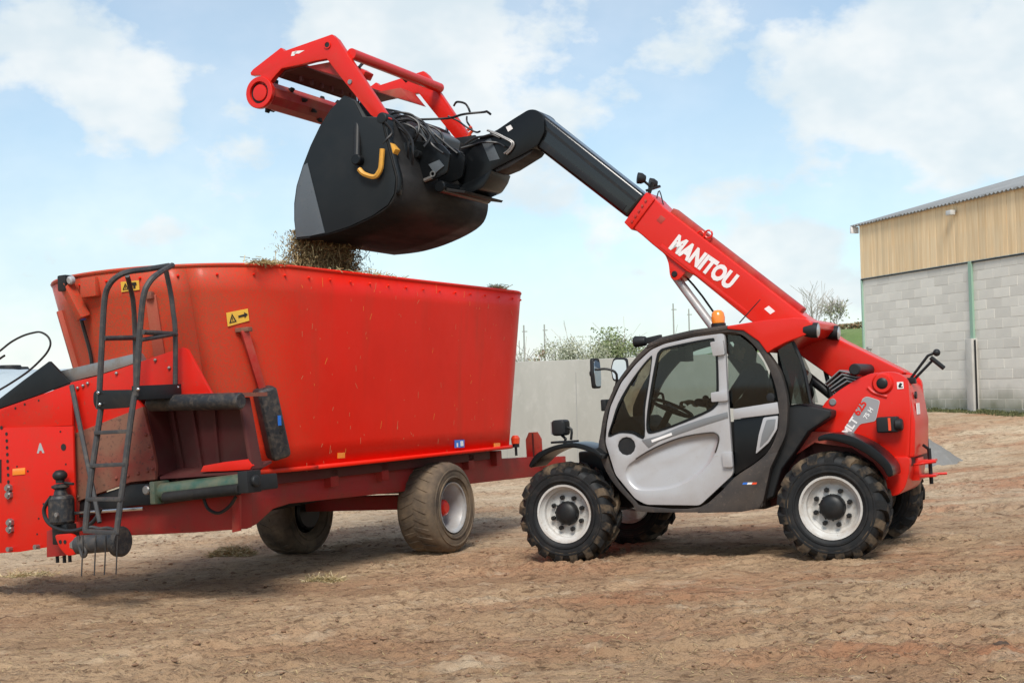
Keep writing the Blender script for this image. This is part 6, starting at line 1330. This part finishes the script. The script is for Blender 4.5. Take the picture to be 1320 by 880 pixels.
# ram at the upper left of the tub, ribs and hose
p, n_ = surf_b(80, 400); q_, n2_ = surf_b(103, 479); b = MB(); b.bar(p+n_*.02, q_+n2_*.02, .05, .05, n_); b.build('tub_rib', 'tub_dusty', WG, bev=.006)
p1_, n_ = surf_b(108, 366); b = MB(); b.box(p1_+n_*.03+np.array([.10, 0, -.03]), (.17, .06, .16)); b.build('ram_bracket', 'tub_red', WG, bev=.02)
b = MB(); b.cyl(p1_+n_*.05+np.array([-.05, 0, .05]), p1_+n_*.10+np.array([-.05, 0, .05]), .034, n=16, bev=.01); b.build('ram_cap', 'silver', WG)
pa, na = surf_b(95, 363); pb, nb = surf_b(116, 408); b = MB(); b.box(pa+na*.07, (.09, .1, .13)); b.build('ram_head', 'black_metal', WG, bev=.015)
b = MB(); b.bar(pa+na*.07, pb+nb*.06, .09, .09, na); b.build('ram_arm', 'tub_red', WG, bev=.012); b = MB(); b.box(pb+nb*.06+np.array([-.03, 0, .03]), (.05, .06, .09)); b.build('ram_joint', 'blue', WG, bev=.01)
hs = []
for x, y in ((93, 378), (100, 392), (108, 405), (114, 425), (122, 455), (124, 478)):
    p, n_ = surf_b(x, min(y, 470)); hs.append(p+n_*.04+np.array([0, 0, -.0 if y < 470 else -.05]))
b = MB(); b.tube(hs, .016, 6, 4); b.build('hydraulic_hose', 'hose', WG)
p, n_ = surf_b(195, 380); q_, n2_ = surf_b(207, 460); b = MB(); b.bar(p+n_*.012, q_+n2_*.012, .09, .03, n_); b.build('tub_rib', 'tub_dusty', WG, bev=.005)
b = MB(); b.box(p+n_*.03, (.06, .04, .06)); b.build('rib_bolt', 'dirty_red', WG, bev=.01)
# ------------------------------------------------------------------ driver seated in the cab
mat('jacket', (.022, .026, .036), .85, bump=(40, .3, .006)); mat('skin', (.46, .27, .19), .55); mat('hair', (.05, .035, .025), .8); mat('trousers', (.03, .035, .05), .85)
seat_u = TP(955, 560, .12)[0]
PM = TF.matrix() @ Matrix.Translation(Vector((seat_u-.03, .55, 1.04)))
pe = empty('person', PM); tag(pe, 'driver in dark clothes sitting in the cab, arms reaching to the steering wheel', 'person')
def skinned(name, verts, edges, rad, mats, root=0, lev=1):
    me = bpy.data.meshes.new(name); me.from_pydata(verts, edges, []); o = bpy.data.objects.new(name, me); COL.objects.link(o); o.parent = pe
    for k in mats: me.materials.append(M[k])
    sk = o.modifiers.new('skin', 'SKIN'); sk.use_smooth_shade = True
    for i, r_ in enumerate(rad): me.skin_vertices[0].data[i].radius = r_ if isinstance(r_, tuple) else (r_, r_); me.skin_vertices[0].data[i].use_root = (i == root)
    sb = o.modifiers.new('smooth', 'SUBSURF'); sb.levels = lev; sb.render_levels = lev
    return o
# faces forward = -x
Vb = [(.02, 0, 0), (.05, 0, .2), (.06, 0, .40), (.05, 0, .50), (.03, 0, .56), (.01, 0, .64), (.0, 0, .72), (.01, 0, .78),
      (.05, -.19, .46), (-.14, -.24, .22), (-.44, -.17, .27), (.05, .19, .46), (-.14, .24, .22), (-.44, .17, .27),
      (-.05, -.09, .0), (-.44, -.13, .02), (-.50, -.12, -.36), (-.05, .09, .0), (-.44, .13, .02), (-.50, .12, -.36), (-.62, -.12, -.40), (-.62, .12, -.40)]
Eb = [(0, 1), (1, 2), (2, 3), (3, 4), (4, 5), (5, 6), (6, 7), (3, 8), (8, 9), (9, 10), (3, 11), (11, 12), (12, 13), (0, 14), (14, 15), (15, 16), (0, 17), (17, 18), (18, 19), (16, 20), (19, 21)]
Rb = [(.15, .12), (.15, .12), (.17, .12), (.12, .09), (.055, .055), (.085, .09), (.09, .10), (.06, .07), .065, .05, .035, .065, .05, .035, .085, .065, .05, .085, .065, .05, .04, .04]
skinned('body', Vb, Eb, Rb, ['jacket'])
b = MB(); hc = np.array([-.015, 0, .69]); b.ball(hc, (.098, .078, .118), 16, 12)
b.prism([hc+np.array([-.09, -.014, -.02]), hc+np.array([-.09, .014, -.02]), hc+np.array([-.122, .006, -.03]), hc+np.array([-.122, -.006, -.03])], (.012, 0, .055))
for s in (-1, 1): b.ball(hc+np.array([.01, s*.08, -.01]), (.02, .01, .032), 8, 6)
b.ball(hc+np.array([-.086, 0, -.065]), (.012, .028, .008), 8, 6); b.build('face', 'skin', pe, ang=60)
b = MB(); b.ball(hc+np.array([.012, 0, .022]), (.104, .086, .115), 16, 12)
bmesh.ops.delete(b.bm, geom=[v for v in b.bm.verts if v.co.z < hc[2]-.01 and v.co.x < hc[0]+.03 or v.co.z < hc[2]-.07 or (v.co.x < hc[0]-.06 and v.co.z < hc[2]+.05)], context='VERTS'); b.build('hair', 'hair', pe, ang=60)
for s in (-1, 1):
    b = MB(); b.ball(hc+np.array([-.085, s*.032, .006]), (.012, .012, .008), 8, 6); b.build('eye', 'ink', pe)
    # hand closed on the wheel: palm and five separate fingers
    b = MB(); w0 = np.array([-.44, s*.17, .27]); b.ball(w0+np.array([-.045, 0, 0]), (.05, .04, .02), 10, 8)
    for k in range(4):
        y0 = (-.028+.019*k)*s; ln = (.028, .034, .032, .025)[k]
        b.tube([w0+np.array([-.08, y0, .004]), w0+np.array([-.08-ln, y0, .002]), w0+np.array([-.09-ln, y0, -.025]), w0+np.array([-.075-ln*.5, y0, -.04])], .0085, 6, 3)
    b.tube([w0+np.array([-.03, -.036*s, 0]), w0+np.array([-.06, -.055*s, -.008]), w0+np.array([-.085, -.05*s, -.025])], .010, 6, 3)
    b.build('hand', 'skin', pe, ang=60)
